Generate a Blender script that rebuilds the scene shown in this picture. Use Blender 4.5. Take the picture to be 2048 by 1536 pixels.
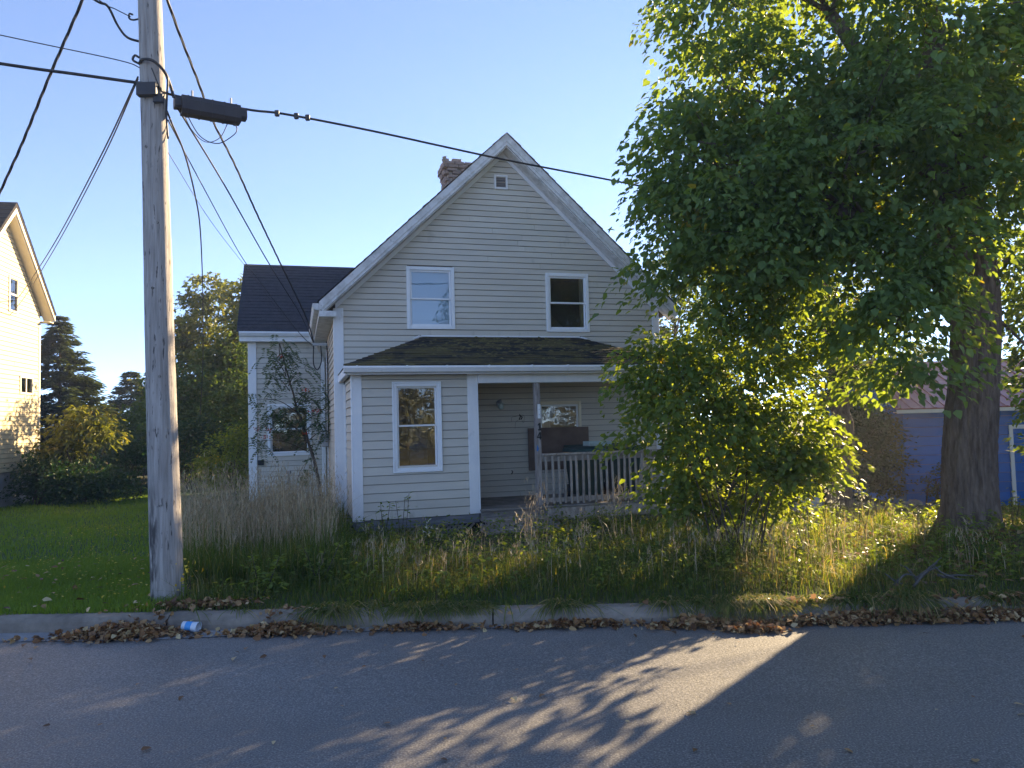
import bpy, math, random
import numpy as np
from mathutils import Vector, Matrix

for o in list(bpy.data.objects):
    bpy.data.objects.remove(o)
sc = bpy.context.scene
COL = sc.collection
random.seed(7)
RNG = np.random.default_rng(11)

# ------------------------------------------------------------------ camera
PITCH, ROLL = 0.052, 0.0265
F = Vector((0, math.cos(PITCH), math.sin(PITCH)))
U0 = Vector((0, -math.sin(PITCH), math.cos(PITCH)))
R = Vector((1, 0, 0)) * math.cos(ROLL) - U0 * math.sin(ROLL)
UPV = R.cross(F)
cam_d = bpy.data.cameras.new("camera")
cam_d.sensor_width = 36.0
cam_d.lens = 1500 / 2048 * 36
cam_d.clip_start = 0.05
cam_d.clip_end = 2000
cam = bpy.data.objects.new("camera", cam_d)
COL.objects.link(cam)
cam.matrix_world = Matrix(((R.x, UPV.x, -F.x, 0), (R.y, UPV.y, -F.y, 0), (R.z, UPV.z, -F.z, 1.6), (0, 0, 0, 1)))
sc.camera = cam

# ------------------------------------------------------------------ sky, sun, exposure
SUN_AZ, SUN_EL = math.radians(41.5), math.radians(18.5)
world = bpy.data.worlds.new("World")
sc.world = world
world.use_nodes = True
wn = world.node_tree.nodes
sky = wn.new("ShaderNodeTexSky")
sky.sky_type = 'NISHITA'
sky.sun_disc = False
sky.sun_elevation = SUN_EL
sky.sun_rotation = SUN_AZ
sky.air_density = 0.35
sky.dust_density = 0.0
sky.ozone_density = 2.0
wn["Background"].inputs[1].default_value = 0.15
gam = wn.new("ShaderNodeGamma")
gam.inputs[1].default_value = 0.78
tnt = wn.new("ShaderNodeMix")
tnt.data_type = 'RGBA'
tnt.blend_type = 'MULTIPLY'
tnt.clamp_result = False
tnt.inputs[0].default_value = 1.0
tnt.inputs[7].default_value = (0.90, 0.91, 0.98, 1)
world.node_tree.links.new(sky.outputs[0], gam.inputs[0])
world.node_tree.links.new(gam.outputs[0], tnt.inputs[6])
world.node_tree.links.new(tnt.outputs[2], wn["Background"].inputs[0])
sun_d = bpy.data.lights.new("sun", 'SUN')
sun_d.energy = 5.0
sun_d.angle = math.radians(0.53)
sun_d.color = (1.0, 0.76, 0.46)
sun = bpy.data.objects.new("sun", sun_d)
COL.objects.link(sun)
sdir = Vector((math.sin(SUN_AZ) * math.cos(SUN_EL), math.cos(SUN_AZ) * math.cos(SUN_EL), math.sin(SUN_EL)))
sun.rotation_euler = (-sdir).to_track_quat('-Z', 'Y').to_euler()
sun.location = sdir * 60
sc.view_settings.view_transform = 'Standard'
sc.view_settings.look = 'None'
sc.view_settings.gamma = 1
sc.view_settings.use_curve_mapping = False
sc.view_settings.exposure = 2.14
sc.cycles.max_bounces = 8
sc.cycles.transparent_max_bounces = 12
sc.cycles.use_denoising = True
VEIL = 0.002  # density of the added volume that lifts dark tones


# ------------------------------------------------------------------ materials
def _nt(name):
    m = bpy.data.materials.new(name)
    m.use_nodes = True
    nt = m.node_tree
    b = nt.nodes["Principled BSDF"]
    return m, nt, b


def _ramp(nt, stops):
    r = nt.nodes.new("ShaderNodeValToRGB")
    e = r.color_ramp.elements
    while len(e) < len(stops):
        e.new(0.5)
    for k, (p, c) in enumerate(stops):
        e[k].position = p
        e[k].color = (*c, 1)
    return r


def _noise(nt, scale, detail=6, stretch=(1, 1, 1), rough=0.6, coord="Object", dist=0.0):
    tc = nt.nodes.new("ShaderNodeTexCoord")
    mp = nt.nodes.new("ShaderNodeMapping")
    mp.inputs["Scale"].default_value = stretch
    nz = nt.nodes.new("ShaderNodeTexNoise")
    nz.inputs["Scale"].default_value = scale
    nz.inputs["Detail"].default_value = detail
    nz.inputs["Roughness"].default_value = rough
    nz.inputs["Distortion"].default_value = dist
    nt.links.new(tc.outputs[coord], mp.inputs["Vector"])
    nt.links.new(mp.outputs[0], nz.inputs["Vector"])
    return nz


def pmat(name, c1, c2=None, scale=4, stretch=(1, 1, 1), rough=0.65, bump=0.0, bscale=40, bstretch=None, spec=0.3,
         p0=0.35, p1=0.65, objvar=0.0, metallic=0.0, spots=None, detail=6, dist=0.0):
    m, nt, b = _nt(name)
    c2 = c2 or c1
    nz = _noise(nt, scale, detail, stretch, dist=dist)
    rp = _ramp(nt, [(p0, c1), (p1, c2)])
    nt.links.new(nz.outputs["Fac"], rp.inputs["Fac"])
    out = rp.outputs["Color"]
    if spots:
        sc_, lo, hi, colr, st = spots
        n2 = _noise(nt, sc_, 5, st)
        mr = nt.nodes.new("ShaderNodeMapRange")
        mr.inputs[1].default_value = lo
        mr.inputs[2].default_value = hi
        nt.links.new(n2.outputs["Fac"], mr.inputs[0])
        mx = nt.nodes.new("ShaderNodeMix")
        mx.data_type = 'RGBA'
        mx.inputs[7].default_value = (*colr, 1)
        nt.links.new(mr.outputs[0], mx.inputs[0])
        nt.links.new(out, mx.inputs[6])
        out = mx.outputs[2]
    if objvar:
        oi = nt.nodes.new("ShaderNodeObjectInfo")
        mr = nt.nodes.new("ShaderNodeMapRange")
        mr.inputs[3].default_value = 1 - objvar
        mr.inputs[4].default_value = 1 + objvar
        nt.links.new(oi.outputs["Random"], mr.inputs[0])
        hs = nt.nodes.new("ShaderNodeHueSaturation")
        nt.links.new(mr.outputs[0], hs.inputs["Value"])
        nt.links.new(out, hs.inputs["Color"])
        out = hs.outputs[0]
    nt.links.new(out, b.inputs["Base Color"])
    b.inputs["Roughness"].default_value = rough
    b.inputs["Specular IOR Level"].default_value = spec
    b.inputs["Metallic"].default_value = metallic
    if bump:
        n3 = _noise(nt, bscale, 4, bstretch or stretch)
        bp = nt.nodes.new("ShaderNodeBump")
        bp.inputs["Strength"].default_value = bump
        bp.inputs["Distance"].default_value = 0.02
        nt.links.new(n3.outputs["Fac"], bp.inputs["Height"])
        nt.links.new(bp.outputs[0], b.inputs["Normal"])
    return m


def leafmat(name, stops, trans=0.45, tcol=(1.5, 1.35, 0.45), rough=0.45, spec=0.3):
    m, nt, b = _nt(name)
    at = nt.nodes.new("ShaderNodeAttribute")
    at.attribute_name = "tone"
    rp = _ramp(nt, stops)
    nt.links.new(at.outputs["Fac"], rp.inputs["Fac"])
    nt.links.new(rp.outputs[0], b.inputs["Base Color"])
    b.inputs["Roughness"].default_value = rough
    b.inputs["Specular IOR Level"].default_value = spec
    if trans:
        tr = nt.nodes.new("ShaderNodeBsdfTranslucent")
        mu = nt.nodes.new("ShaderNodeMix")
        mu.data_type = 'RGBA'
        mu.blend_type = 'MULTIPLY'
        mu.inputs[0].default_value = 1
        mu.inputs[7].default_value = (*tcol, 1)
        mu.clamp_result = False
        nt.links.new(rp.outputs[0], mu.inputs[6])
        nt.links.new(mu.outputs[2], tr.inputs["Color"])
        ms = nt.nodes.new("ShaderNodeMixShader")
        ms.inputs[0].default_value = trans
        nt.links.new(b.outputs[0], ms.inputs[1])
        nt.links.new(tr.outputs[0], ms.inputs[2])
        nt.links.new(ms.outputs[0], nt.nodes["Material Output"].inputs["Surface"])
    return m


def glassmat(name, tint=(0.78, 0.82, 0.84), boost=2.1):
    m, nt, b = _nt(name)
    gl = nt.nodes.new("ShaderNodeBsdfGlossy")
    gl.inputs["Roughness"].default_value = 0.012
    gl.inputs["Color"].default_value = (1, 1, 1, 1)
    nz = _noise(nt, 2.2, 2)
    bp = nt.nodes.new("ShaderNodeBump")
    bp.inputs["Strength"].default_value = 0.06
    bp.inputs["Distance"].default_value = 0.03
    nt.links.new(nz.outputs["Fac"], bp.inputs["Height"])
    nt.links.new(bp.outputs[0], gl.inputs["Normal"])
    tr = nt.nodes.new("ShaderNodeBsdfTransparent")
    tr.inputs["Color"].default_value = (*tint, 1)
    fr = nt.nodes.new("ShaderNodeFresnel")
    fr.inputs["IOR"].default_value = boost
    ms = nt.nodes.new("ShaderNodeMixShader")
    nt.links.new(fr.outputs[0], ms.inputs[0])
    nt.links.new(tr.outputs[0], ms.inputs[1])
    nt.links.new(gl.outputs[0], ms.inputs[2])
    nt.links.new(ms.outputs[0], nt.nodes["Material Output"].inputs["Surface"])
    return m


def asphaltmat():
    m, nt, b = _nt("asphalt")
    n1 = _noise(nt, 0.35, 5, (1, 1.6, 1))
    r1 = _ramp(nt, [(0.3, (0.135, 0.13, 0.124)), (0.7, (0.195, 0.187, 0.178))])
    nt.links.new(n1.outputs["Fac"], r1.inputs["Fac"])
    n2 = _noise(nt, 95, 3)
    r2 = _ramp(nt, [(0.36, (0.42, 0.42, 0.42)), (0.56, (1.0, 1.0, 1.0)), (0.72, (2.1, 2.05, 1.95))])
    nt.links.new(n2.outputs["Fac"], r2.inputs["Fac"])
    mx = nt.nodes.new("ShaderNodeMix")
    mx.data_type = 'RGBA'
    mx.blend_type = 'MULTIPLY'
    mx.clamp_result = False
    mx.inputs[0].default_value = 1
    nt.links.new(r1.outputs[0], mx.inputs[6])
    nt.links.new(r2.outputs[0], mx.inputs[7])
    nt.links.new(mx.outputs[2], b.inputs["Base Color"])
    b.inputs["Roughness"].default_value = 0.55
    b.inputs["Specular IOR Level"].default_value = 0.5
    n3 = _noise(nt, 60, 4)
    bp = nt.nodes.new("ShaderNodeBump")
    bp.inputs["Strength"].default_value = 0.3
    bp.inputs["Distance"].default_value = 0.012
    nt.links.new(n3.outputs["Fac"], bp.inputs["Height"])
    nt.links.new(bp.outputs[0], b.inputs["Normal"])
    return m


def shinglemat(name, c1, c2, moss=None):
    m, nt, b = _nt(name)
    tc = nt.nodes.new("ShaderNodeTexCoord")
    nz = _noise(nt, 9, 6)
    r1 = _ramp(nt, [(0.3, c1), (0.7, c2)])
    nt.links.new(nz.outputs["Fac"], r1.inputs["Fac"])
    out = r1.outputs[0]
    n2 = _noise(nt, 180, 2)
    r2 = _ramp(nt, [(0.35, (0.6, 0.6, 0.6)), (0.7, (1.5, 1.5, 1.5))])
    nt.links.new(n2.outputs["Fac"], r2.inputs["Fac"])
    mx = nt.nodes.new("ShaderNodeMix")
    mx.data_type = 'RGBA'
    mx.blend_type = 'MULTIPLY'
    mx.inputs[0].default_value = 1
    nt.links.new(out, mx.inputs[6])
    nt.links.new(r2.outputs[0], mx.inputs[7])
    out = mx.outputs[2]
    if moss:
        for (s, lo, hi, c, st) in moss:
            n3 = _noise(nt, s, 6, st, rough=0.7)
            mr = nt.nodes.new("ShaderNodeMapRange")
            mr.inputs[1].default_value = lo
            mr.inputs[2].default_value = hi
            nt.links.new(n3.outputs["Fac"], mr.inputs[0])
            m3 = nt.nodes.new("ShaderNodeMix")
            m3.data_type = 'RGBA'
            m3.inputs[7].default_value = (*c, 1)
            nt.links.new(mr.outputs[0], m3.inputs[0])
            nt.links.new(out, m3.inputs[6])
            out = m3.outputs[2]
    nt.links.new(out, b.inputs["Base Color"])
    b.inputs["Roughness"].default_value = 0.95
    b.inputs["Specular IOR Level"].default_value = 0.15
    bp = nt.nodes.new("ShaderNodeBump")
    bp.inputs["Strength"].default_value = 0.5
    bp.inputs["Distance"].default_value = 0.01
    nt.links.new(n2.outputs["Fac"], bp.inputs["Height"])
    nt.links.new(bp.outputs[0], b.inputs["Normal"])
    return m


M = {}
M['siding'] = pmat("beige_vinyl", (0.53, 0.495, 0.43), (0.59, 0.555, 0.485), 1.3, (0.6, 1, 2.5), 0.55, 0.06, 14, (0.3, 0.3, 3), objvar=0.035,
                   spots=(3.5, 0.62, 0.8, (0.39, 0.365, 0.315), (1, 1, 0.5)))
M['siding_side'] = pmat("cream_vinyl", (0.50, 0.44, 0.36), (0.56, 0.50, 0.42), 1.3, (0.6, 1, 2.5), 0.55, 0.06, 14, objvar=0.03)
M['white'] = pmat("white_trim", (0.72, 0.73, 0.75), (0.80, 0.80, 0.80), 6, (1, 1, .3), 0.5, 0.04, 20, spots=(5, 0.66, 0.8, (0.5, 0.49, 0.46), (1, 1, .5)))
M['vinyl'] = pmat("white_vinyl", (0.76, 0.78, 0.80), (0.80, 0.82, 0.84), 5, rough=0.35, spec=0.45)
M['paint_old'] = pmat("weathered_white_paint", (0.52, 0.52, 0.51), (0.70, 0.70, 0.70), 7, (1, 1, 1), 0.75, 0.35, 30, p0=0.38, p1=0.58,
                      spots=(16, 0.62, 0.70, (0.30, 0.30, 0.30), (1, 1, 1)))
M['lap_shade_back'] = pmat("lap_shade_sheathing", (0.20, 0.19, 0.175))  # toned dark to read as shade under the laps through board gaps
M['inside'] = pmat("dim_plaster", (0.20, 0.18, 0.16), (0.26, 0.24, 0.2))
M['dimroom'] = pmat("room_shade", (0.05, 0.052, 0.055), (0.075, 0.076, 0.08))  # darkness of the unlit bay room put into its wall colour
M['shingle_black'] = shinglemat("charcoal_shingle", (0.035, 0.037, 0.045), (0.058, 0.060, 0.07))
M['shingle_moss'] = shinglemat("mossy_shingle", (0.018, 0.018, 0.020), (0.034, 0.033, 0.033),
                               moss=[(2.4, 0.44, 0.56, (0.10, 0.082, 0.035), (0.6, 1, 1)), (7, 0.56, 0.66, (0.17, 0.14, 0.065), (.6, 1, 1)), (14, 0.72, 0.78, (0.42, 0.42, 0.38), (1, 1, 1))])
M['moss'] = pmat("moss", (0.08, 0.075, 0.025), (0.18, 0.145, 0.06), 20, rough=0.95, bump=.5, bscale=120)
M['brick'] = pmat("old_brick", (0.20, 0.14, 0.12), (0.29, 0.215, 0.185), 14, rough=0.9, bump=0.3, bscale=60, objvar=0.2)
M['mortar'] = pmat("mortar", (0.30, 0.28, 0.26), rough=0.95)
M['greywood'] = pmat("grey_weathered_wood", (0.16, 0.145, 0.13), (0.27, 0.25, 0.23), 5, (1, 1, 6), 0.85, 0.25, 20, (8, 8, 1), objvar=0.08)
M['postwood'] = pmat("worn_post_paint", (0.20, 0.165, 0.15), (0.38, 0.345, 0.325), 6, (6, 6, .8), 0.8, 0.3, 20, (10, 10, 1))
M['railwood'] = pmat("worn_rail_paint", (0.24, 0.205, 0.18), (0.40, 0.355, 0.31), 8, (2, 2, 1), 0.8, 0.25, 30, objvar=0.14, spots=(26, .62, .68, (.12, .08, .06), (1, 1, .5)))
M['skirt'] = pmat("grey_blue_skirt", (0.12, 0.125, 0.14), (0.21, 0.215, 0.23), 5, (.6, 1, 5), 0.8, 0.2, 18)
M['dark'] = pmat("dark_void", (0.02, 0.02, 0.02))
M['ply'] = pmat("brown_plywood", (0.12, 0.082, 0.062), (0.19, 0.135, 0.105), 2.2, (1, 1, 1.4), 0.8, 0.1, 30)
M['glass'] = glassmat("window_glass")
M['blind'] = pmat("pale_blue_blind", (0.64, 0.83, 0.95), (0.68, 0.85, 0.95), 0.9, (1, 1, 2), 0.6)
M['curtain'] = pmat("curtain", (0.62, 0.57, 0.42), (0.70, 0.66, 0.52), 3, (8, 1, .2), 0.9)
M['metal'] = pmat("grey_metal", (0.35, 0.36, 0.38), (0.42, 0.43, 0.45), 8, rough=0.4, metallic=0.6)
M['black'] = pmat("black_rubber", (0.018, 0.02, 0.026), (0.028, 0.03, 0.036), 9, rough=0.5)
M['boxgrey'] = pmat("splice_case_plastic", (0.022, 0.025, 0.034), (0.034, 0.037, 0.046), 6, rough=0.5)
M['bin'] = pmat("green_bin_plastic", (0.018, 0.042, 0.036), (0.03, 0.06, 0.05), 4, rough=0.5)
M['binlid'] = pmat("teal_bin_lid", (0.03, 0.07, 0.075), (0.05, 0.10, 0.105), 4, rough=0.45)
M['tray'] = pmat("pale_tray", (0.40, 0.52, 0.52), (0.5, 0.6, 0.58), 9, rough=0.3)
M['polewood'] = pmat("weathered_pole", (0.23, 0.205, 0.185), (0.44, 0.405, 0.375), 6, (6, 6, .35), 0.9, 0.55, 14, (9, 9, .35), p0=.3, p1=.66,
                     spots=(13, 0.60, 0.66, (0.085, 0.075, 0.07), (3, 3, .45)))
def stain_pole():
    m = M['polewood']
    nt = m.node_tree
    b = nt.nodes["Principled BSDF"]
    src = b.inputs["Base Color"].links[0].from_socket
    tc = nt.nodes.new("ShaderNodeTexCoord")
    sp = nt.nodes.new("ShaderNodeSeparateXYZ")
    nt.links.new(tc.outputs["Object"], sp.inputs[0])
    fz = nt.nodes.new("ShaderNodeMapRange")
    fz.inputs[1].default_value, fz.inputs[2].default_value = 1.35, 0.75
    fx = nt.nodes.new("ShaderNodeMapRange")
    fx.inputs[1].default_value, fx.inputs[2].default_value = 0.0, -0.05
    nt.links.new(sp.outputs[2], fz.inputs[0])
    nt.links.new(sp.outputs[0], fx.inputs[0])
    nz = _noise(nt, 9, 6, (3, 3, .5))
    fn = nt.nodes.new("ShaderNodeMapRange")
    fn.inputs[1].default_value, fn.inputs[2].default_value = 0.40, 0.56
    nt.links.new(nz.outputs["Fac"], fn.inputs[0])
    m1 = nt.nodes.new("ShaderNodeMath"); m1.operation = 'MULTIPLY'
    m2 = nt.nodes.new("ShaderNodeMath"); m2.operation = 'MULTIPLY'
    nt.links.new(fz.outputs[0], m1.inputs[0]); nt.links.new(fx.outputs[0], m1.inputs[1])
    nt.links.new(m1.outputs[0], m2.inputs[0]); nt.links.new(fn.outputs[0], m2.inputs[1])
    mx = nt.nodes.new("ShaderNodeMix"); mx.data_type = 'RGBA'
    mx.inputs[7].default_value = (0.07, 0.062, 0.06, 1)
    nt.links.new(m2.outputs[0], mx.inputs[0]); nt.links.new(src, mx.inputs[6])
    nt.links.new(mx.outputs[2], b.inputs["Base Color"])


stain_pole()
M['concrete'] = pmat("kerb_concrete", (0.17, 0.142, 0.115), (0.28, 0.24, 0.195), 5, rough=0.92, bump=0.35, bscale=60, spots=(3, .58, .75, (.13, .115, .10), (1, 1, 1)))
M['gutterpan'] = pmat("gutter_concrete", (0.20, 0.20, 0.205), (0.29, 0.285, 0.285), 6, rough=0.92, bump=0.3, bscale=70)
M['asphalt'] = asphaltmat()
M['soil'] = pmat("grassy_soil", (0.05, 0.055, 0.022), (0.09, 0.09, 0.04), 3, rough=0.97, bump=.5, bscale=30, spots=(1.3, .5, .7, (.09, .07, .04), (1, 1, 1)))
M['lawnsoil'] = pmat("lawn_ground", (0.04, 0.075, 0.018), (0.06, 0.11, 0.026), 4, rough=0.97, bump=.5, bscale=40)
M['nsiding'] = pmat("cream_clapboard", (0.60, 0.49, 0.29), (0.65, 0.54, 0.33), 2, rough=0.6, objvar=0.03)
M['ntrim'] = pmat("cream_trim", (0.72, 0.64, 0.48), (0.77, 0.69, 0.52), 5, rough=0.6)
M['nsoffit'] = pmat("cream_soffit", (0.55, 0.51, 0.40), (0.6, 0.56, 0.45), 5, rough=0.7)
M['nroof'] = shinglemat("dark_brown_shingle", (0.03, 0.026, 0.028), (0.05, 0.045, 0.045))
M['ncon'] = pmat("stucco_foundation", (0.36, 0.35, 0.34), (0.48, 0.46, 0.44), 4, rough=0.9, bump=.25, bscale=25)
M['blue'] = pmat("blue_shingle_paint", (0.004, 0.115, 0.44), (0.008, 0.135, 0.50), 3, (1, 1, 2), 0.6, 0.2, 12, (8, 1, 1), objvar=0.08)
M['red'] = pmat("faded_red_metal", (0.24, 0.05, 0.055), (0.30, 0.08, 0.09), 4, rough=0.35, spec=.5)
M['bark'] = pmat("furrowed_bark", (0.085, 0.058, 0.04), (0.22, 0.165, 0.125), 9, (3, 3, .5), 0.95, 0.9, 16, (3, 3, .6), p0=.32, p1=.7,
                 spots=(24, .68, .74, (.22, .215, .2), (1, 1, 1)))
M['twig'] = pmat("twig_bark", (0.06, 0.045, 0.033), (0.11, 0.085, 0.06), 12, (3, 3, .6), .9)
M['deadtwig'] = pmat("grey_dead_wood", (0.06, 0.052, 0.045), (0.11, 0.10, 0.09), 12, (3, 3, .6), .9)
M['berry'] = pmat("red_berry", (0.42, 0.035, 0.02), (0.55, 0.07, 0.03), 20, rough=.4)
M['stone'] = pmat("grey_rock", (0.12, 0.115, 0.11), (0.24, 0.23, 0.22), 7, rough=.9, bump=.4, bscale=25, objvar=.15)
M['tarp'] = pmat("pale_blue_plastic", (0.42, 0.5, 0.62), (0.55, 0.62, 0.7), 6, rough=.5)
M['cup'] = pmat("clear_plastic_cup", (0.50, 0.57, 0.66), (0.56, 0.62, 0.7), 8, rough=.25)
M['cupblue'] = pmat("blue_cup_print", (0.06, 0.28, 0.62), rough=.4)
M['plate'] = pmat("white_plastic_plate", (0.8, 0.82, 0.85), rough=.4)
M['bluetape'] = pmat("blue_sticker", (0.05, 0.16, 0.42), rough=.5)
G1 = [(0, (0.030, 0.055, 0.014)), (0.5, (0.05, 0.085, 0.02)), (0.9, (0.085, 0.105, 0.026)), (1, (0.22, 0.17, 0.03))]
M['leaf_linden'] = leafmat("linden_leaf", [(0, (0.10, 0.155, 0.055)), (0.55, (0.155, 0.23, 0.075)), (0.92, (0.20, 0.25, 0.07)), (1, (0.34, 0.27, 0.06))], 0.52, (1.8, 1.6, 0.4))
M['leaf_bush'] = leafmat("shrub_leaf", [(0, (0.09, 0.145, 0.036)), (0.55, (0.145, 0.205, 0.05)), (0.9, (0.19, 0.22, 0.05)), (1, (0.30, 0.24, 0.05))], 0.58, (2.1, 1.8, 0.4))
M['leaf_green'] = leafmat("tree_leaf", [(0, (0.06, 0.105, 0.03)), (0.6, (0.105, 0.16, 0.042)), (1, (0.17, 0.195, 0.05))], 0.4)
M['leaf_yellow'] = leafmat("yellowing_leaf", [(0, (0.085, 0.125, 0.03)), (0.6, (0.165, 0.18, 0.042)), (1, (0.30, 0.26, 0.08))], 0.45)
M['leaf_autumn'] = leafmat("autumn_leaf", [(0, (0.09, 0.11, 0.08)), (0.6, (0.30, 0.33, 0.27)), (1, (0.50, 0.52, 0.44))], 0.3)
M['leaf_dark'] = leafmat("dark_shrub_leaf", [(0, (0.03, 0.052, 0.022)), (0.9, (0.07, 0.11, 0.04)), (1, (0.11, 0.07, 0.04))], 0.35, (0.9, 1.5, .5))
M['needle'] = leafmat("spruce_needle", [(0, (0.045, 0.07, 0.042)), (0.7, (0.08, 0.11, 0.052)), (1, (0.12, 0.135, 0.055))], 0.25)
M['rowan'] = leafmat("rowan_leaf", [(0, (0.06, 0.11, 0.055)), (1, (0.11, 0.16, 0.08))], 0.4)
M['lawn'] = leafmat("lawn_blade", [(0, (0.12, 0.195, 0.025)), (0.6, (0.19, 0.285, 0.036)), (1, (0.28, 0.31, 0.06))], 0.4, (1.5, 1.4, .5), .6, .12)
M['wild'] = leafmat("wild_grass_blade", [(0, (0.05, 0.09, 0.022)), (0.5, (0.09, 0.135, 0.03)), (0.8, (0.17, 0.165, 0.06)), (1, (0.34, 0.28, 0.15))], 0.5, (1.8, 1.6, .5), .6, .15)
M['straw'] = leafmat("dry_straw", [(0, (0.20, 0.15, 0.09)), (0.6, (0.36, 0.29, 0.18)), (1, (0.5, 0.43, 0.30))], 0.3, (1.2, 1.1, .8))
M['deadleaf'] = leafmat("dead_leaf", [(0, (0.08, 0.04, 0.018)), (0.4, (0.22, 0.11, 0.045)), (0.75, (0.38, 0.24, 0.11)), (1, (0.55, 0.44, 0.24))], 0.2, (1.2, 1, .7))
M['flower'] = leafmat("yellow_petal", [(0, (0.50, 0.32, 0.02)), (1, (0.72, 0.55, 0.06))], 0.3, (1.1, 1.1, .6))
M['whiteflower'] = leafmat("pale_seed_head", [(0, (0.35, 0.34, 0.26)), (1, (0.6, 0.58, 0.5))], 0.3, (1, 1, .9))


# ------------------------------------------------------------------ helpers
def tag(o, label=None, cat=None, group=None, kind=None):
    if label: o["label"] = label
    if cat: o["category"] = cat
    if group: o["group"] = group
    if kind: o["kind"] = kind
    return o


def empty(name, loc=(0, 0, 0), rz=0.0, parent=None):
    o = bpy.data.objects.new(name, None)
    COL.objects.link(o)
    o.location = loc
    o.rotation_euler = (0, 0, rz)
    o.parent = parent
    return o


def link(name, me, mat, parent=None, smooth=False):
    o = bpy.data.objects.new(name, me)
    if mat is not None and not me.materials:
        me.materials.append(M[mat] if isinstance(mat, str) else mat)
    COL.objects.link(o)
    o.parent = parent
    if smooth:
        me.polygons.foreach_set("use_smooth", [True] * len(me.polygons))
    return o


def poly(name, verts, faces, mat, parent=None, smooth=False):
    me = bpy.data.meshes.new(name)
    me.from_pydata([tuple(v) for v in verts], [], faces)
    me.update()
    return link(name, me, mat, parent, smooth)


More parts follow.
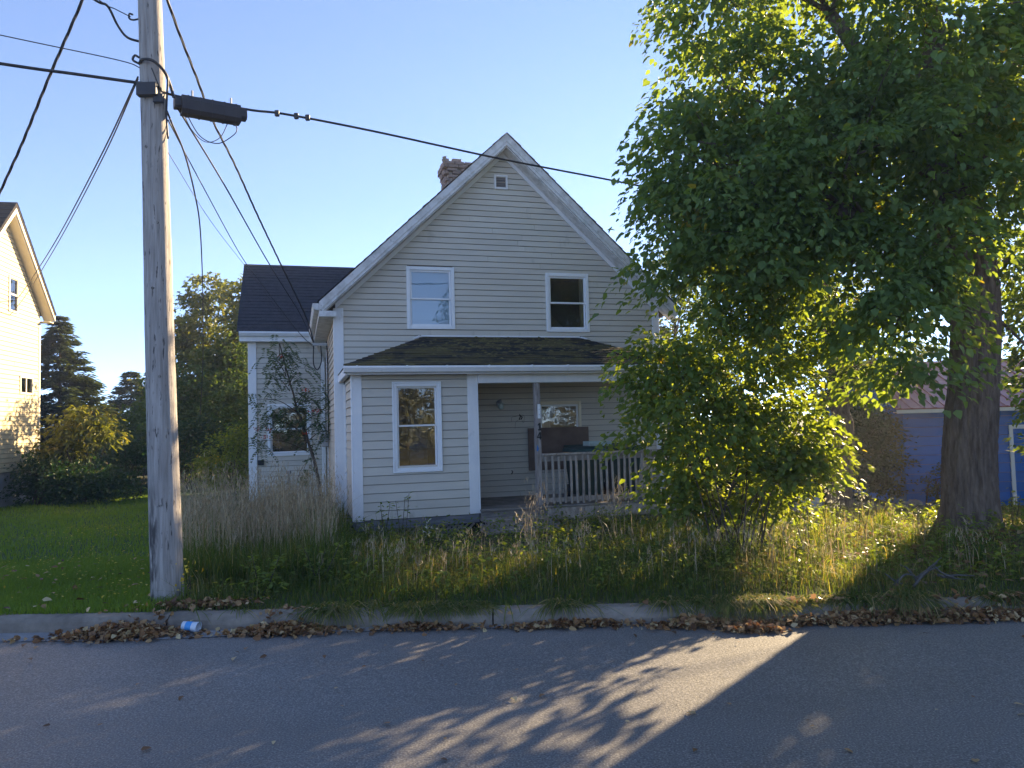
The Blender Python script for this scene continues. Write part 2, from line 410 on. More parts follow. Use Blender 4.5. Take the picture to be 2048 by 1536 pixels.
class MB:
    def __init__(s):
        s.v, s.f = [], []

    def add(s, verts, faces):
        n = len(s.v)
        s.v += [tuple(v) for v in verts]
        s.f += [tuple(i + n for i in f) for f in faces]
        return s

    def box(s, x0, x1, y0, y1, z0, z1, c=0.0):
        if c <= 0:
            s.add([(x0, y0, z0), (x1, y0, z0), (x1, y1, z0), (x0, y1, z0), (x0, y0, z1), (x1, y0, z1), (x1, y1, z1), (x0, y1, z1)],
                  [(0, 3, 2, 1), (4, 5, 6, 7), (0, 1, 5, 4), (1, 2, 6, 5), (2, 3, 7, 6), (3, 0, 4, 7)])
        else:
            lo, hi = (x0, y0, z0), (x1, y1, z1)
            vs, idx = [], {}
            for ix in (0, 1):
                for iy in (0, 1):
                    for iz in (0, 1):
                        p = [(lo, hi)[ix][0], (lo, hi)[iy][1], (lo, hi)[iz][2]]
                        sg = [1 - 2 * ix, 1 - 2 * iy, 1 - 2 * iz]
                        for ax in range(3):
                            q = [p[k] + (0 if k == ax else c * sg[k]) for k in range(3)]
                            idx[(ix, iy, iz, ax)] = len(vs)
                            vs.append(q)
            fs = []
            for ax in range(3):
                b1, b2 = [a for a in range(3) if a != ax]
                for sd in (0, 1):
                    cs = []
                    for (p, q) in ((0, 0), (1, 0), (1, 1), (0, 1)):
                        k = [0, 0, 0]; k[ax] = sd; k[b1] = p; k[b2] = q
                        cs.append(idx[(*k, ax)])
                    fs.append(tuple(cs))
            for ax in range(3):
                b1, b2 = [a for a in range(3) if a != ax]
                for p in (0, 1):
                    for q in (0, 1):
                        a = [0, 0, 0]; a[b1] = p; a[b2] = q
                        b = list(a); b[ax] = 1
                        fs.append((idx[(*a, b1)], idx[(*b, b1)], idx[(*b, b2)], idx[(*a, b2)]))
            for ix in (0, 1):
                for iy in (0, 1):
                    for iz in (0, 1):
                        fs.append(tuple(idx[(ix, iy, iz, a)] for a in range(3)))
            s.add(vs, fs)
        return s

    def tube(s, pts, rad, n=6, cap=True):
        pts = [Vector(p) for p in pts]
        if not hasattr(rad, '__len__'):
            rad = [rad] * len(pts)
        base = len(s.v)
        prev = None
        for k, p in enumerate(pts):
            t = (pts[min(k + 1, len(pts) - 1)] - pts[max(k - 1, 0)]).normalized()
            if prev is None:
                a = Vector((1, 0, 0)) if abs(t.x) < 0.8 else Vector((0, 1, 0))
                x = t.cross(a).normalized()
            else:
                x = (prev - t * prev.dot(t)).normalized()
            prev = x
            y = t.cross(x)
            for j in range(n):
                an = 2 * math.pi * j / n
                s.v.append(tuple(p + (x * math.cos(an) + y * math.sin(an)) * rad[k]))
        for k in range(len(pts) - 1):
            for j in range(n):
                a = base + k * n + j
                b = base + k * n + (j + 1) % n
                s.f.append((a, b, b + n, a + n))
        if cap:
            s.f.append(tuple(base + j for j in reversed(range(n))))
            s.f.append(tuple(base + (len(pts) - 1) * n + j for j in range(n)))
        return s

    def lathe(s, prof, n=16, c=(0, 0, 0), axis='z'):
        base = len(s.v)
        for (r, h) in prof:
            for j in range(n):
                a = 2 * math.pi * j / n
                p = (r * math.cos(a), r * math.sin(a), h)
                if axis == 'y': p = (p[0], p[2], p[1])
                if axis == 'x': p = (p[2], p[0], p[1])
                s.v.append((p[0] + c[0], p[1] + c[1], p[2] + c[2]))
        for k in range(len(prof) - 1):
            for j in range(n):
                a = base + k * n + j
                b = base + k * n + (j + 1) % n
                s.f.append((a, b, b + n, a + n))
        return s

    def prism(s, pts2, y0, y1, plane='xz'):
        n = len(pts2)
        f = {'xz': lambda p, t: (p[0], t, p[1]), 'yz': lambda p, t: (t, p[0], p[1]), 'xy': lambda p, t: (p[0], p[1], t)}[plane]
        s.add([f(p, y0) for p in pts2] + [f(p, y1) for p in pts2],
              [tuple(range(n)), tuple(reversed(range(n, 2 * n)))] + [(i, i + n, (i + 1) % n + n, (i + 1) % n) for i in range(n)])
        return s

    def slab(s, A, B, C, D, th):
        A, B, C, D = map(Vector, (A, B, C, D))
        n = (B - A).cross(D - A).normalized()
        lo = [p - n * th for p in (A, B, C, D)]
        s.add([A, B, C, D] + lo, [(0, 1, 2, 3), (7, 6, 5, 4), (0, 4, 5, 1), (1, 5, 6, 2), (2, 6, 7, 3), (3, 7, 4, 0)])
        return s

    def build(s, name, mat, parent=None, smooth=False):
        o = poly(name, s.v, s.f, mat, parent, smooth)
        return o


def bx(name, x0, x1, y0, y1, z0, z1, mat, parent, c=0.004):
    return MB().box(x0, x1, y0, y1, z0, z1, c).build(name, mat, parent)


def nmesh(name, V, polys_n, loops, tone=None):
    """fast mesh: V (n,3), polys_n sizes (m,), loops flat"""
    me = bpy.data.meshes.new(name)
    V = np.asarray(V, dtype=np.float32)
    me.vertices.add(len(V))
    me.vertices.foreach_set("co", V.ravel())
    me.loops.add(len(loops))
    me.loops.foreach_set("vertex_index", np.asarray(loops, dtype=np.int32))
    me.polygons.add(len(polys_n))
    st = np.zeros(len(polys_n), dtype=np.int32)
    st[1:] = np.cumsum(polys_n)[:-1]
    me.polygons.foreach_set("loop_start", st)
    me.polygons.foreach_set("loop_total", np.asarray(polys_n, dtype=np.int32))
    if tone is not None:
        a = me.attributes.new("tone", 'FLOAT', 'POINT')
        a.data.foreach_set("value", np.asarray(tone, dtype=np.float32))
    me.update(calc_edges=True)
    return me


LEAF_V = np.array([(0, 0, 0), (.32, .36, .07), (.78, .2, .0), (1, 0, -.14), (.78, -.2, .0), (.32, -.36, .07), (.5, 0, -.03)])
LEAF_F = [(0, 6, 1), (1, 6, 2), (2, 6, 3), (3, 6, 4), (4, 6, 5), (5, 6, 0)]
LEAFS_V = np.array([(0, 0, 0), (.45, .3, .07), (1, 0, -.1), (.45, -.3, .07)])
LEAFS_F = [(0, 2, 1), (0, 3, 2)]


def leaves(name, pos, d, size, tone, mat, parent=None, simple=False, upj=0.5, width=1.0, as_mesh=False):
    n = len(pos)
    d = d / (np.linalg.norm(d, axis=1, keepdims=True) + 1e-9)
    up = np.array([0, 0, 1.0]) + RNG.normal(0, upj, (n, 3))
    y = np.cross(up, d)
    y /= (np.linalg.norm(y, axis=1, keepdims=True) + 1e-9)
    z = np.cross(d, y)
    T, Fc = (LEAFS_V, LEAFS_F) if simple else (LEAF_V, LEAF_F)
    s = size[:, None, None]
    V = pos[:, None, :] + s * (T[None, :, 0:1] * d[:, None, :] + width * T[None, :, 1:2] * y[:, None, :] + T[None, :, 2:3] * z[:, None, :])
    k = len(T)
    fl = np.array(Fc).ravel()
    loops = (np.arange(n)[:, None] * k + fl[None, :]).ravel()
    me = nmesh(name, V.reshape(-1, 3), np.full(n * len(Fc), 3), loops, np.repeat(tone, k))
    if as_mesh:
        return me
    return link(name, me, mat, parent)


def blades(name, x, y, z, h, w, tone, mat, lean=0.35, bend=0.5, parent=None, heading=None, bias=None):
    n = len(x)
    a = RNG.uniform(0, 2 * np.pi, n) if heading is None else heading
    dx, dy = np.cos(a), np.sin(a)
    ln = np.abs(RNG.normal(0, lean, n))
    lx, ly = dx * ln * h, dy * ln * h
    if bias is not None:
        lx = lx + bias[0] * h
        ly = ly + bias[1] * h
    b = RNG.uniform(0.2, 1, n) * bend
    P = np.stack([x, y, z], 1)
    sx, sy = -dy * w / 2, dx * w / 2
    S = np.stack([sx, sy, np.zeros(n)], 1)
    mid = P + np.stack([lx * .35, ly * .35, h * .58], 1)
    tip = P + np.stack([lx * (1 + b), ly * (1 + b), h * (1 - .25 * b * np.minimum(ln * 2, 1))], 1)
    V = np.stack([P - S, P + S, mid + S * .75, mid - S * .75, tip], 1).reshape(-1, 3)
    base = np.arange(n)[:, None] * 5
    loops = (base + np.array([0, 1, 2, 3, 3, 2, 4])[None, :]).ravel()
    pn = np.tile([4, 3], n)
    me = nmesh(name, V, pn, loops, np.repeat(tone, 5))
    return link(name, me, mat, parent)


def smooth_path(pts, k=6):
    P = [Vector(p) for p in pts]
    P = [P[0] * 2 - P[1]] + P + [P[-1] * 2 - P[-2]]
    out = []
    for i in range(1, len(P) - 2):
        for j in range(k):
            t = j / k
            a, b, c, d = P[i - 1], P[i], P[i + 1], P[i + 2]
            out.append(0.5 * ((2 * b) + (c - a) * t + (2 * a - 5 * b + 4 * c - d) * t * t + (3 * b - a - 3 * c + d) * t ** 3))
    out.append(P[-2])
    return out


def sstep(a, b, x):
    t = np.clip((np.asarray(x, dtype=float) - a) / (b - a), 0, 1)
    return t * t * (3 - 2 * t)


def ky(x):
    """line of the kerb face"""
    return 6.0 - 0.037 * np.asarray(x, dtype=float)


def gz(x, y):
    """height of the yard"""
    x = np.asarray(x, dtype=float)
    y = np.asarray(y, dtype=float)
    d = y - ky(x)
    z = 0.108 - 0.098 * sstep(0.3, 4.0, d)
    z = z - 0.28 * sstep(3, 7, x) * sstep(10.5, 15, y)
    z = z + 0.025 * np.sin(x * 1.7 + .6) * np.sin(y * 1.3) * sstep(0.4, 1.5, d)
    z = z + 0.16 * np.exp(-(((x - 5.4) / 1.3) ** 2 + ((y - 8.9) / 1.1) ** 2))
    return z


# ------------------------------------------------------------------ ground, road, kerb
def grid_sheet(name, xs, ys, zf, mat):
    X, Y = np.meshgrid(xs, ys)
    V = np.stack([X.ravel(), Y.ravel(), zf(X, Y).ravel()], 1)
    nx, ny = len(xs), len(ys)
    i, j = np.meshgrid(np.arange(nx - 1), np.arange(ny - 1))
    a = (j * nx + i).ravel()
    loops = np.stack([a, a + 1, a + 1 + nx, a + nx], 1).ravel()
    me = nmesh(name, V, np.full(len(a), 4), loops)
    return link(name, me, mat, None, True)


xs = np.r_[-400, -200, -100, -60, -40, np.arange(-30, 20.1, .5), 25, 30, 40, 60, 100, 200, 400]
ysb = np.r_[np.arange(0.19, 20, .35), 22, 25, 30, 40, 60, 100, 200, 500]
X, Yo = np.meshgrid(xs, ysb)


def ground_z(X, Y):
    d = Y - ky(X)
    front = gz(X, Y)
    back = np.where(Y < -5.5, 0.08, -0.12)
    return np.where(d > 0.18, front, back)


# one sheet: rows follow the kerb line in front, then go under the road and behind the camera
rows = []
for t in [-500, -120, -60, -30, -18, -12, -11.9, -6, -1, 0.1]:
    rows.append(ky(xs) + t)
for t in ysb:
    rows.append(ky(xs) * (1 - min(t / 30, 1)) + 6 * min(t / 30, 1) + t)
Y = np.array(rows)
X = np.tile(xs, (len(rows), 1))
D = Y - ky(X)
Z = np.where(D > 0.15, gz(X, Y), np.where(D < -11.95, 0.05, -0.15))
V = np.stack([X.ravel(), Y.ravel(), Z.ravel()], 1)
nx, ny = len(xs), len(rows)
ii, jj = np.meshgrid(np.arange(nx - 1), np.arange(ny - 1))
aa = (jj * nx + ii).ravel()
gme = nmesh("ground", V, np.full(len(aa), 4), np.stack([aa, aa + 1, aa + 1 + nx, aa + nx], 1).ravel())
ground = link("ground", gme, "soil", None, True)
gme.materials.append(M['lawnsoil'])
cx = X.ravel()[aa] + .25
cy = Y.ravel()[aa] + .2
gme.polygons.foreach_set("material_index", ((cx < -3.2) & (cy > 6) & (cy < 23)).astype(np.int32))
tag(ground, "weedy grass covered yard ground behind the kerb", kind="structure")

rx = np.r_[-300, -120, -50, -20, np.arange(-12, 12.1, 1), 20, 50, 120, 300]
rv, rf = [], []
for x in rx:
    rv += [(x, float(ky(x)) - 11.8, 0.0), (x, float(ky(x)) - 6, 0.03), (x, float(ky(x)) + 0.02, 0.0)]
for i in range(len(rx) - 1):
    for j in (0, 1):
        rf.append((3 * i + j, 3 * i + 3 + j, 3 * i + 4 + j, 3 * i + 1 + j))
tag(poly("road", rv, rf, "asphalt", None, True), "grey asphalt street crossing the foreground", kind="structure")
gv, gf = [], []
for x in rx:
    w = 0.02 * math.sin(x * 1.1) + .02 * math.sin(x * 2.7)
    gv += [(x, float(ky(x)) - 0.24 + w * .6 + .19 * float(sstep(-3.2, -1.0, x)), 0.006), (x, float(ky(x)) + 0.03, 0.012)]
for i in range(len(rx) - 1):
    gf.append((2 * i, 2 * i + 2, 2 * i + 3, 2 * i + 1))
tag(poly("gutter_strip", gv, gf, "gutterpan"), "pale concrete gutter strip along the kerb", kind="structure")

kerb = tag(empty("kerb"), "worn rounded concrete kerb between road and grass", kind="structure")
KP = [(0.0, -.05), (0.012, .045), (0.03, .085), (0.07, .112), (0.13, .12), (0.21, .117), (0.22, -.1)]
edges = [-60, -40, -25, -16, -11.2, -8.1, -5.4, -2.83, -0.2, 2.6, 5.2, 8, 12, 20, 40, 60]
for a, b in zip(edges[:-1], edges[1:]):
    a2, b2 = a + .006, b - .006
    nseg = 8 if abs(a) < 12 else 2
    mb = MB()
    vs, fs = [], []
    for k in range(nseg + 1):
        x = a2 + (b2 - a2) * k / nseg
        for (py, pz) in KP:
            vs.append((x, float(ky(x)) + py + random.uniform(-.006, .006), pz + (random.uniform(-.006, .006) if pz > 0 else 0)))
    m = len(KP)
    for k in range(nseg):
        for j in range(m - 1):
            fs.append((k * m + j, (k + 1) * m + j, (k + 1) * m + j + 1, k * m + j + 1))
    fs.append(tuple(range(m)))
    fs.append(tuple(reversed(range(nseg * m, (nseg + 1) * m))))
    mb.add(vs, fs).build("kerb_segment", "concrete", kerb, False)


# ------------------------------------------------------------------ house building helpers
def wall_sheet(name, uL, uR, zs, openings, mapf, mat, parent):
    """wall sheet with window openings cut out: bands between z-lines"""
    zl = sorted(set(list(zs) + [z for o in openings for z in (o[2], o[3])]))
    vs, fs = [], []
    for za, zb in zip(zl[:-1], zl[1:]):
        act = sorted([o for o in openings if o[2] < (za + zb) / 2 < o[3]])
        cuts = [(uL(za), uL(zb))]
        for o in act:
            cuts += [(o[0], o[0]), (o[1], o[1])]
        cuts.append((uR(za), uR(zb)))
        for k in range(0, len(cuts), 2):
            (a0, a1), (b0, b1) = cuts[k], cuts[k + 1]
            n = len(vs)
            vs += [mapf(a0, za, 0), mapf(b0, za, 0), mapf(b1, zb, 0), mapf(a1, zb, 0)]
            fs.append((n, n + 1, n + 2, n + 3))
    return poly(name, vs, fs, mat, parent)


def siding(wall, uL, uR, z0, z1, ex, openings, mapf, mat, lap=0.022, name="siding_board"):
    """every clapboard course is a board of its own; mapf(u, z, out)"""
    z = z0
    while z < z1 - 0.02:
        zt = min(z + ex, z1)
        zm = (z + zt) / 2
        act = sorted([o for o in openings if o[2] + .02 < zm < o[3] - .02])
        segs, cur = [], None
        starts = [(uL(z), uL(zt))] + [(o[1] - .02, o[1] - .02) for o in act]
        ends = [(o[0] + .02, o[0] + .02) for o in act] + [(uR(z), uR(zt))]
        spans = []
        for (a0, a1), (b0, b1) in zip(starts, ends):
            if b0 - a0 > 2.2:
                j_ = a0 + (b0 - a0) * random.uniform(.25, .75)
                spans += [(a0, a1, j_ - .0015, j_ - .0015), (j_ + .0015, j_ + .0015, b0, b1)] if a1 < j_ < b1 else [(a0, a1, b0, b1)]
            else:
                spans.append((a0, a1, b0, b1))
        for (a0, a1, b0, b1) in spans:
            if b0 - a0 < 0.03:
                continue
            wob = random.uniform(-.0015, .0015)
            lo, mid, hi = lap + wob, lap * .72 + wob, lap * .45 + wob
            gap = .0095
            zc, zd = z + (zt - z) * .5, zt - gap
            f = lambda p0, p1, zz: p0 + (p1 - p0) * (zz - z) / (zt - z)
            vs = []
            for zz, oo in ((z, -.010), (z, lo), (zc, mid), (zd, hi), (zd + .001, -.012)):
                vs += [mapf(f(a0, a1, zz), zz, oo), mapf(f(b0, b1, zz), zz, oo)]
            fs = [(2 * i, 2 * i + 1, 2 * i + 3, 2 * i + 2) for i in range(4)] + [(0, 2, 4, 6, 8), (1, 9, 7, 5, 3)]
            poly(name, vs, fs, mat, wall)
        z += ex


def ring(mb, u0, u1, z0, z1, t, y0, y1, sill=None):
    b = sill or t
    mb.box(u0, u0 + t, y0, y1, z0, z1, .004)
    mb.box(u1 - t, u1, y0, y1, z0, z1, .004)
    mb.box(u0 + t + .001, u1 - t - .001, y0, y1, z1 - t, z1, .004)
    mb.box(u0 + t + .001, u1 - t - .001, y0, y1, z0, z0 + b, .004)
    return mb


def window(parent, u0, u1, z0, z1, y, zmid, t=.06, mat="vinyl", label=None, sash="vinyl", st=.032, tilt=0):
    """double-hung window in a wall facing -y"""
    w = ring(MB(), u0, u1, z0, z1, t, y - .035, y + .01).build("window", mat, parent)
    if label: w["label"] = label
    a, b, c, d = u0 + t, u1 - t, z0 + t, z1 - t
    # upper sash sits further out than the lower one
    ring(MB(), a + .002, b - .002, zmid - st * .5, d - .002, st, y - .014, y + .006).build("sash", sash, w)
    ring(MB(), a + .002, b - .002, c + .002, zmid + st * .5, st, y + .010, y + .03).build("sash", sash, w)
    poly("pane", [(a + st, y - .004, zmid), (b - st, y - .004, zmid), (b - st, y - .004, d - st), (a + st, y - .004, d - st)], [(0, 1, 2, 3)], "glass", w)
    poly("pane", [(a + st, y + .02, c + st), (b - st, y + .02, c + st), (b - st, y + .02, zmid - st * .4), (a + st, y + .02, zmid - st * .4)], [(0, 1, 2, 3)], "glass", w)
    return w


def shingles(roof, A, B, C, D, n, mat, th=.012, over=.03, name="shingle_course"):
    """roof plane A,B = eave, D,C = ridge; each lapped course is a piece"""
    A, B, C, D = map(Vector, (A, B, C, D))
    nrm = (B - A).cross(D - A).normalized()
    for k in range(n):
        t0, t1 = k / n, min(1, (k + 1) / n + .25 / n)
        j = random.uniform(-.004, .004)
        p0, p1 = A.lerp(D, t0), B.lerp(C, t0)
        q0, q1 = A.lerp(D, t1), B.lerp(C, t1)
        m = max(2, int((p1 - p0).length / .3))
        vs, fs = [], []
        for i in range(m + 1):
            s = i / m
            lift = th + random.uniform(-.003, .004) + j
            a, b = p0.lerp(p1, s), q0.lerp(q1, s)
            vs += [a + nrm * lift, b + nrm * .002, a - nrm * .004]
        for i in range(m):
            fs += [(3 * i, 3 * i + 3, 3 * i + 4, 3 * i + 1), (3 * i + 2, 3 * i + 5, 3 * i + 3, 3 * i)]
        poly(name, vs, fs, mat, roof)


# ------------------------------------------------------------------ the clapboard house
TH = 0.28
HC = Vector((-2.933, 12.5, 0))
HM = Matrix.Translation(HC) @ Matrix.Rotation(TH, 4, 'Z')


def HW(u, y, z):
    return HM @ Vector((u, y, z))


house = tag(empty("clapboard_house", HC, TH), "two storey beige clapboard house with steep gable and sagging front porch", "house")
W, DEP = 5.96, 9.0
AP, SL = 6.46, 0.94
uL = lambda z: max(0.0, 2.98 - (AP - z) / SL)
uR = lambda z: min(W, 2.98 + (AP - z) / SL)
win_up = [(1.20, 2.04, 3.26, 4.35), (3.73, 4.56, 3.23, 4.31)]
win_porch = [(3.50, 4.34, 0.85, 1.97)]
ops = [(a + .03, b - .03, c + .03, d - .03) for a, b, c, d in win_up + win_porch]
mf = lambda u, z, o: (u, -o, z)
front = wall_sheet("wall", uL, uR, [0.2, 3.61, AP - .002], ops, lambda u, z, o: (u, .016, z), "lap_shade_back", house)
siding(front, uL, uR, 0.30, AP - .02, 0.102, win_up + win_porch, mf, "siding")
MB().box(0, W, -.012, 0, .16, .30).build("starter_board", "skirt", front)
# left flank
lops = []
left = wall_sheet("wall", lambda z: 0, lambda z: 4.0, [0.2, 3.55], [], lambda u, z, o: (.016, u, z), "lap_shade_back", house)
siding(left, lambda z: 0.02, lambda z: 3.98, .25, 3.5, .11, [], lambda u, z, o: (-o, u, z), "siding_side")
# the other walls and floors close the volume
MB().box(0, W, DEP, DEP + .1, -.2, 3.6).build("back_wall", "siding", house)
MB().prism([(0, 3.6), (W, 3.6), (2.98, AP)], DEP, DEP + .1).build("back_gable", "siding", house)
rw = wall_sheet("wall", lambda z: 0, lambda z: DEP, [-.2, 3.6], [], lambda u, z, o: (W - .016, u, z), "lap_shade_back", house)
siding(rw, lambda z: 0.02, lambda z: DEP, .25, 3.5, .22, [], lambda u, z, o: (W + o, u, z), "siding")
MB().box(.02, W - .02, .05, DEP, 2.45, 2.55).build("floor_slab", "inside", house)
MB().box(.02, W - .02, .05, DEP, .02, .22).build("floor_slab", "inside", house)
MB().box(.02, W - .02, 3.2, 3.26, .22, 3.3).build("partition", "inside", house)
MB().prism([(.3, 3.31), (W - .3, 3.31), (2.98, 6.0)], 3.2, 3.26).build("partition", "inside", house)
MB().box(.0, W, .02, DEP, -.35, .16).build("foundation", "ncon", house)

# corner boards
bx("corner_board", -.012, .13, -.03, .0, .16, 3.60, "white", house)
bx("corner_board", -.034, -.012, -.03, .10, .16, 3.60, "white", house)
bx("corner_board", W - .13, W + .012, -.03, 0, .16, 3.60, "white", house)

# roof of the main block
zt = lambda u: 6.72 - SL * abs(u - 2.98)
EU = -.27
roofL = MB().prism([(2.98, 6.72), (EU, zt(EU)), (EU + .04, zt(EU) - .09), (2.98, 6.60)], -.30, DEP + .25).build("roof", "shingle_black", house)
roofR = MB().prism([(2.98, 6.72), (2.98, 6.60), (W - EU - .04, zt(EU) - .09), (W - EU, zt(EU))], -.30, DEP + .25).build("roof", "shingle_black", house)
shingles(roofL, (EU - .02, DEP + .25, zt(EU) - .01), (EU - .02, -.355, zt(EU) - .01), (2.98, -.355, 6.725), (2.98, DEP + .25, 6.725), 26, "shingle_black")
shingles(roofR, (W - EU + .02, -.355, zt(EU) - .01), (W - EU + .02, DEP + .25, zt(EU) - .01), (2.98, DEP + .25, 6.725), (2.98, -.355, 6.725), 26, "shingle_black")
for sgn, nm in ((1, "L"), (-1, "R")):
    ux = (lambda u: u) if sgn > 0 else (lambda u: W - u)
    p = lambda u, dz: (ux(u), zt(u) + dz)
    MB().prism([p(2.979, -.008), p(EU, -.008), p(EU, -.15), p(2.979, -.15)], -.335, -.305).build("bargeboard", "paint_old", house)
    MB().prism([p(2.979, -.153), p(EU + .02, -.153), p(EU + .06, -.215), p(2.979, -.215)], -.325, -.30).build("bargeboard", "paint_old", house)
    MB().prism([p(2.979, -.22), p(EU + .05, -.22), p(EU + .05, -.24), p(2.979, -.24)], -.30, -.002).build("soffit", "paint_old", house)
    MB().prism([p(2.979, -.245), p(.0, -.245), p(.0, -.335), p(2.979, -.335)], -.036, -.018).build("frieze_board", "white", house)
# left eave: fascia, soffit, gutter with leaf dirt
ze = zt(EU)
MB().box(EU, EU + .025, -.30, 8.9, ze - .22, ze - .03).build("fascia", "paint_old", house)
MB().box(EU + .026, -.002, -.29, 8.9, ze - .22, ze - .20).build("soffit", "paint_old", house)
MB().box(EU, .0, -.325, -.301, ze - .25, ze - .155).build("eave_return", "paint_old", house)
gp = [(EU - .005, ze - .03), (EU - .10, ze - .03), (EU - .11, ze - .06), (EU - .08, ze - .13), (EU - .02, ze - .14), (EU - .005, ze - .135)]
MB().prism(gp, -.28, 3.6).build("gutter", "paint_old", house)
MB().tube(smooth_path([(EU - .05, 3.35, ze - .12), (EU - .05, 3.38, ze - .24), (EU + .06, 3.55, ze - .36), (-.10, 3.86, ze - .50), (-.08, 3.93, ze - .62)], 4), .035, 8).build("downspout_elbow", "paint_old", house, True)
dsp = MB().box(-.125, -.045, 3.90, 3.96, .05, ze - .6, .008).build("downspout", "white", house)
for zz in (1.0, 2.2):
    MB().box(-.135, -.035, 3.895, 3.965, zz, zz + .03).build("strap", "white", dsp)
bx("conduit", -.05, -.018, 2.9, 2.94, .3, 3.2, "white", house)
mt = MB().box(-.16, -.02, 2.75, 3.0, 1.22, 1.47, .015).build("meter_box", "metal", house)
MB().lathe([(.001, -.07), (.06, -.068), (.075, -.04), (.08, 0)], 14, (-.165, 2.87, 1.36), 'x').build("meter_glass", "metal", mt, True)
MB().tube(smooth_path([(-.06, 2.4, 3.30), (-.035, 2.62, 3.0), (-.03, 2.7, 2.2), (-.03, 2.72, 1.45)], 5), .016, 6).build("service_cable", "black", house)
MB().tube(smooth_path([(-.30, 2.6, 3.28), (-.30, 2.9, 2.92), (-.22, 3.1, 2.80), (-.14, 3.0, 2.98), (-.16, 2.7, 3.25)], 5), .012, 6).build("drip_loop", "black", house)
MB().box(-.32, -.05, 2.28, 2.32, 3.22, 3.27).build("mast_bracket", "metal", house)

# windows upstairs
w1 = window(house, 1.20, 2.04, 3.26, 4.35, -.004, 3.79, label="white upper window with pale blue blind")
poly("blind", [(1.25, .04, 3.3), (2.0, .04, 3.3), (2.0, .04, 4.3), (1.25, .04, 4.3)], [(0, 1, 2, 3)], "blind", w1)
w2 = window(house, 3.73, 4.56, 3.23, 4.31, -.004, 3.765, label="white upper window with dark glass")
bx("curtain", 4.42, 4.50, .06, .10, 3.30, 4.25, "curtain", w2)
# gable vent
v = ring(MB(), 2.81, 3.06, 5.80, 6.06, .035, -.045, .0).build("gable_vent", "white", house)
MB().box(2.845, 3.025, -.018, -.017, 5.835, 6.025).build("vent_back", "skirt", v)
for k in range(6):
    zz = 5.84 + k * .031
    MB().slab((2.846, -.040, zz), (3.024, -.040, zz), (3.024, -.019, zz + .026), (2.846, -.019, zz + .026), .004).build("louvre", "skirt", v)
# chimney, course by course
chim = MB().box(2.46, 2.98, 2.40, 2.92, 5.4, 7.02).build("chimney", "mortar", house)
bm_ = MB().box(-.098, .098, -.05, .05, -.029, .029, .005)
bme = poly("brick", bm_.v, bm_.f, "brick", chim).data
first = [o for o in chim.children][0]
bpy.data.objects.remove(first)
for k in range(22):
    z = 5.75 + k * .066
    fl = 0
    if k in (17, 18): fl = .03
    if k in (19, 20): fl = .055
    if k == 21: fl = .03
    x0, x1, y0, y1 = 2.46 - fl, 2.98 + fl, 2.40 - fl, 2.92 + fl
    nb = int((x1 - x0) / .208)
    st = (x1 - x0) / nb
    for s_ in range(4):
        for i in range(nb):
            if k >= 21 and random.random() < .45: continue
            t = (i + .5 + (.25 if k % 2 else -.1)) * st
            if s_ == 0: p, r = (x0 + t, y0), 0
            elif s_ == 1: p, r = (x1, y0 + t), math.pi / 2
            elif s_ == 2: p, r = (x1 - t, y1), 0
            else: p, r = (x0, y1 - t), math.pi / 2
            b = bpy.data.objects.new("brick", bme)
            COL.objects.link(b)
            b.parent = chim
            b.location = (p[0] + random.uniform(-.002, .002), p[1] + random.uniform(-.002, .002), z)
            b.rotation_euler = (0, random.uniform(-.008, .008), r + random.uniform(-.01, .01))
MB().tube([(2.42, 2.4, 7.08), (2.38, 2.38, 7.15), (2.41, 2.39, 7.22), (2.36, 2.37, 7.19)], [.05, .05, .035, .02], 6).build("broken_cap", "concrete", chim)

# ---- rear wing on the left
wing_win = [(-1.24, -.34, 1.03, 2.14)]
wf = wall_sheet("wall", lambda z: -1.58, lambda z: 0, [.1, 3.6], [(a + .03, b - .03, c + .03, d - .03) for a, b, c, d in wing_win], lambda u, z, o: (u, 4.016, z), "lap_shade_back", house)
siding(wf, lambda z: -1.57, lambda z: -.0, .16, 3.5, .11, wing_win, lambda u, z, o: (u, 4 - o, z), "siding")
wl = wall_sheet("wall", lambda z: 4.0, lambda z: 8.6, [.1, 3.6], [], lambda u, z, o: (-1.564, u, z), "lap_shade_back", house)
siding(wl, lambda z: 4.0, lambda z: 8.6, .16, 3.5, .22, [], lambda u, z, o: (-1.58 - o, u, z), "siding")
MB().prism([(4.0, 3.6), (8.6, 3.6), (6.3, 5.4)], -1.59, -1.56, 'yz').build("wing_gable", "siding", house)
MB().box(-1.58, 0, 8.6, 8.65, .1, 3.6).build("back_wall", "siding", house)
MB().box(-1.56, -.02, 4.06, 8.55, .1, .14).build("floor_slab", "inside", house)
MB().box(-1.55, 0, 4.03, 8.6, -.3, .13).build("foundation", "ncon", house)
wr = MB().slab((-1.8, 3.72, 3.66), (.1, 3.72, 3.66), (1.9, 6.3, 5.62), (-1.8, 6.3, 5.62), .08).build("roof", "shingle_black", house)
MB().slab((.1, 8.88, 3.66), (-1.8, 8.88, 3.66), (-1.8, 6.302, 5.62), (1.9, 6.302, 5.62), .08).build("roof", "shingle_black", house)
shingles(wr, (-1.83, 3.70, 3.655), (.12, 3.70, 3.655), (1.9, 6.3, 5.63), (-1.83, 6.3, 5.63), 22, "shingle_black")
MB().box(-1.78, -.20, 3.735, 3.76, 3.46, 3.585).build("fascia", "white", house)
MB().box(-1.78, -.20, 3.762, 3.99, 3.46, 3.48).build("soffit", "white", house)
MB().prism([(3.733, 3.665), (3.63, 3.655), (3.62, 3.625), (3.66, 3.565), (3.733, 3.56)], -1.78, -.33, 'yz').build("gutter", "white", house)
bx("corner_board", -1.60, -1.455, 3.955, 3.985, .1, 3.46, "white", house)
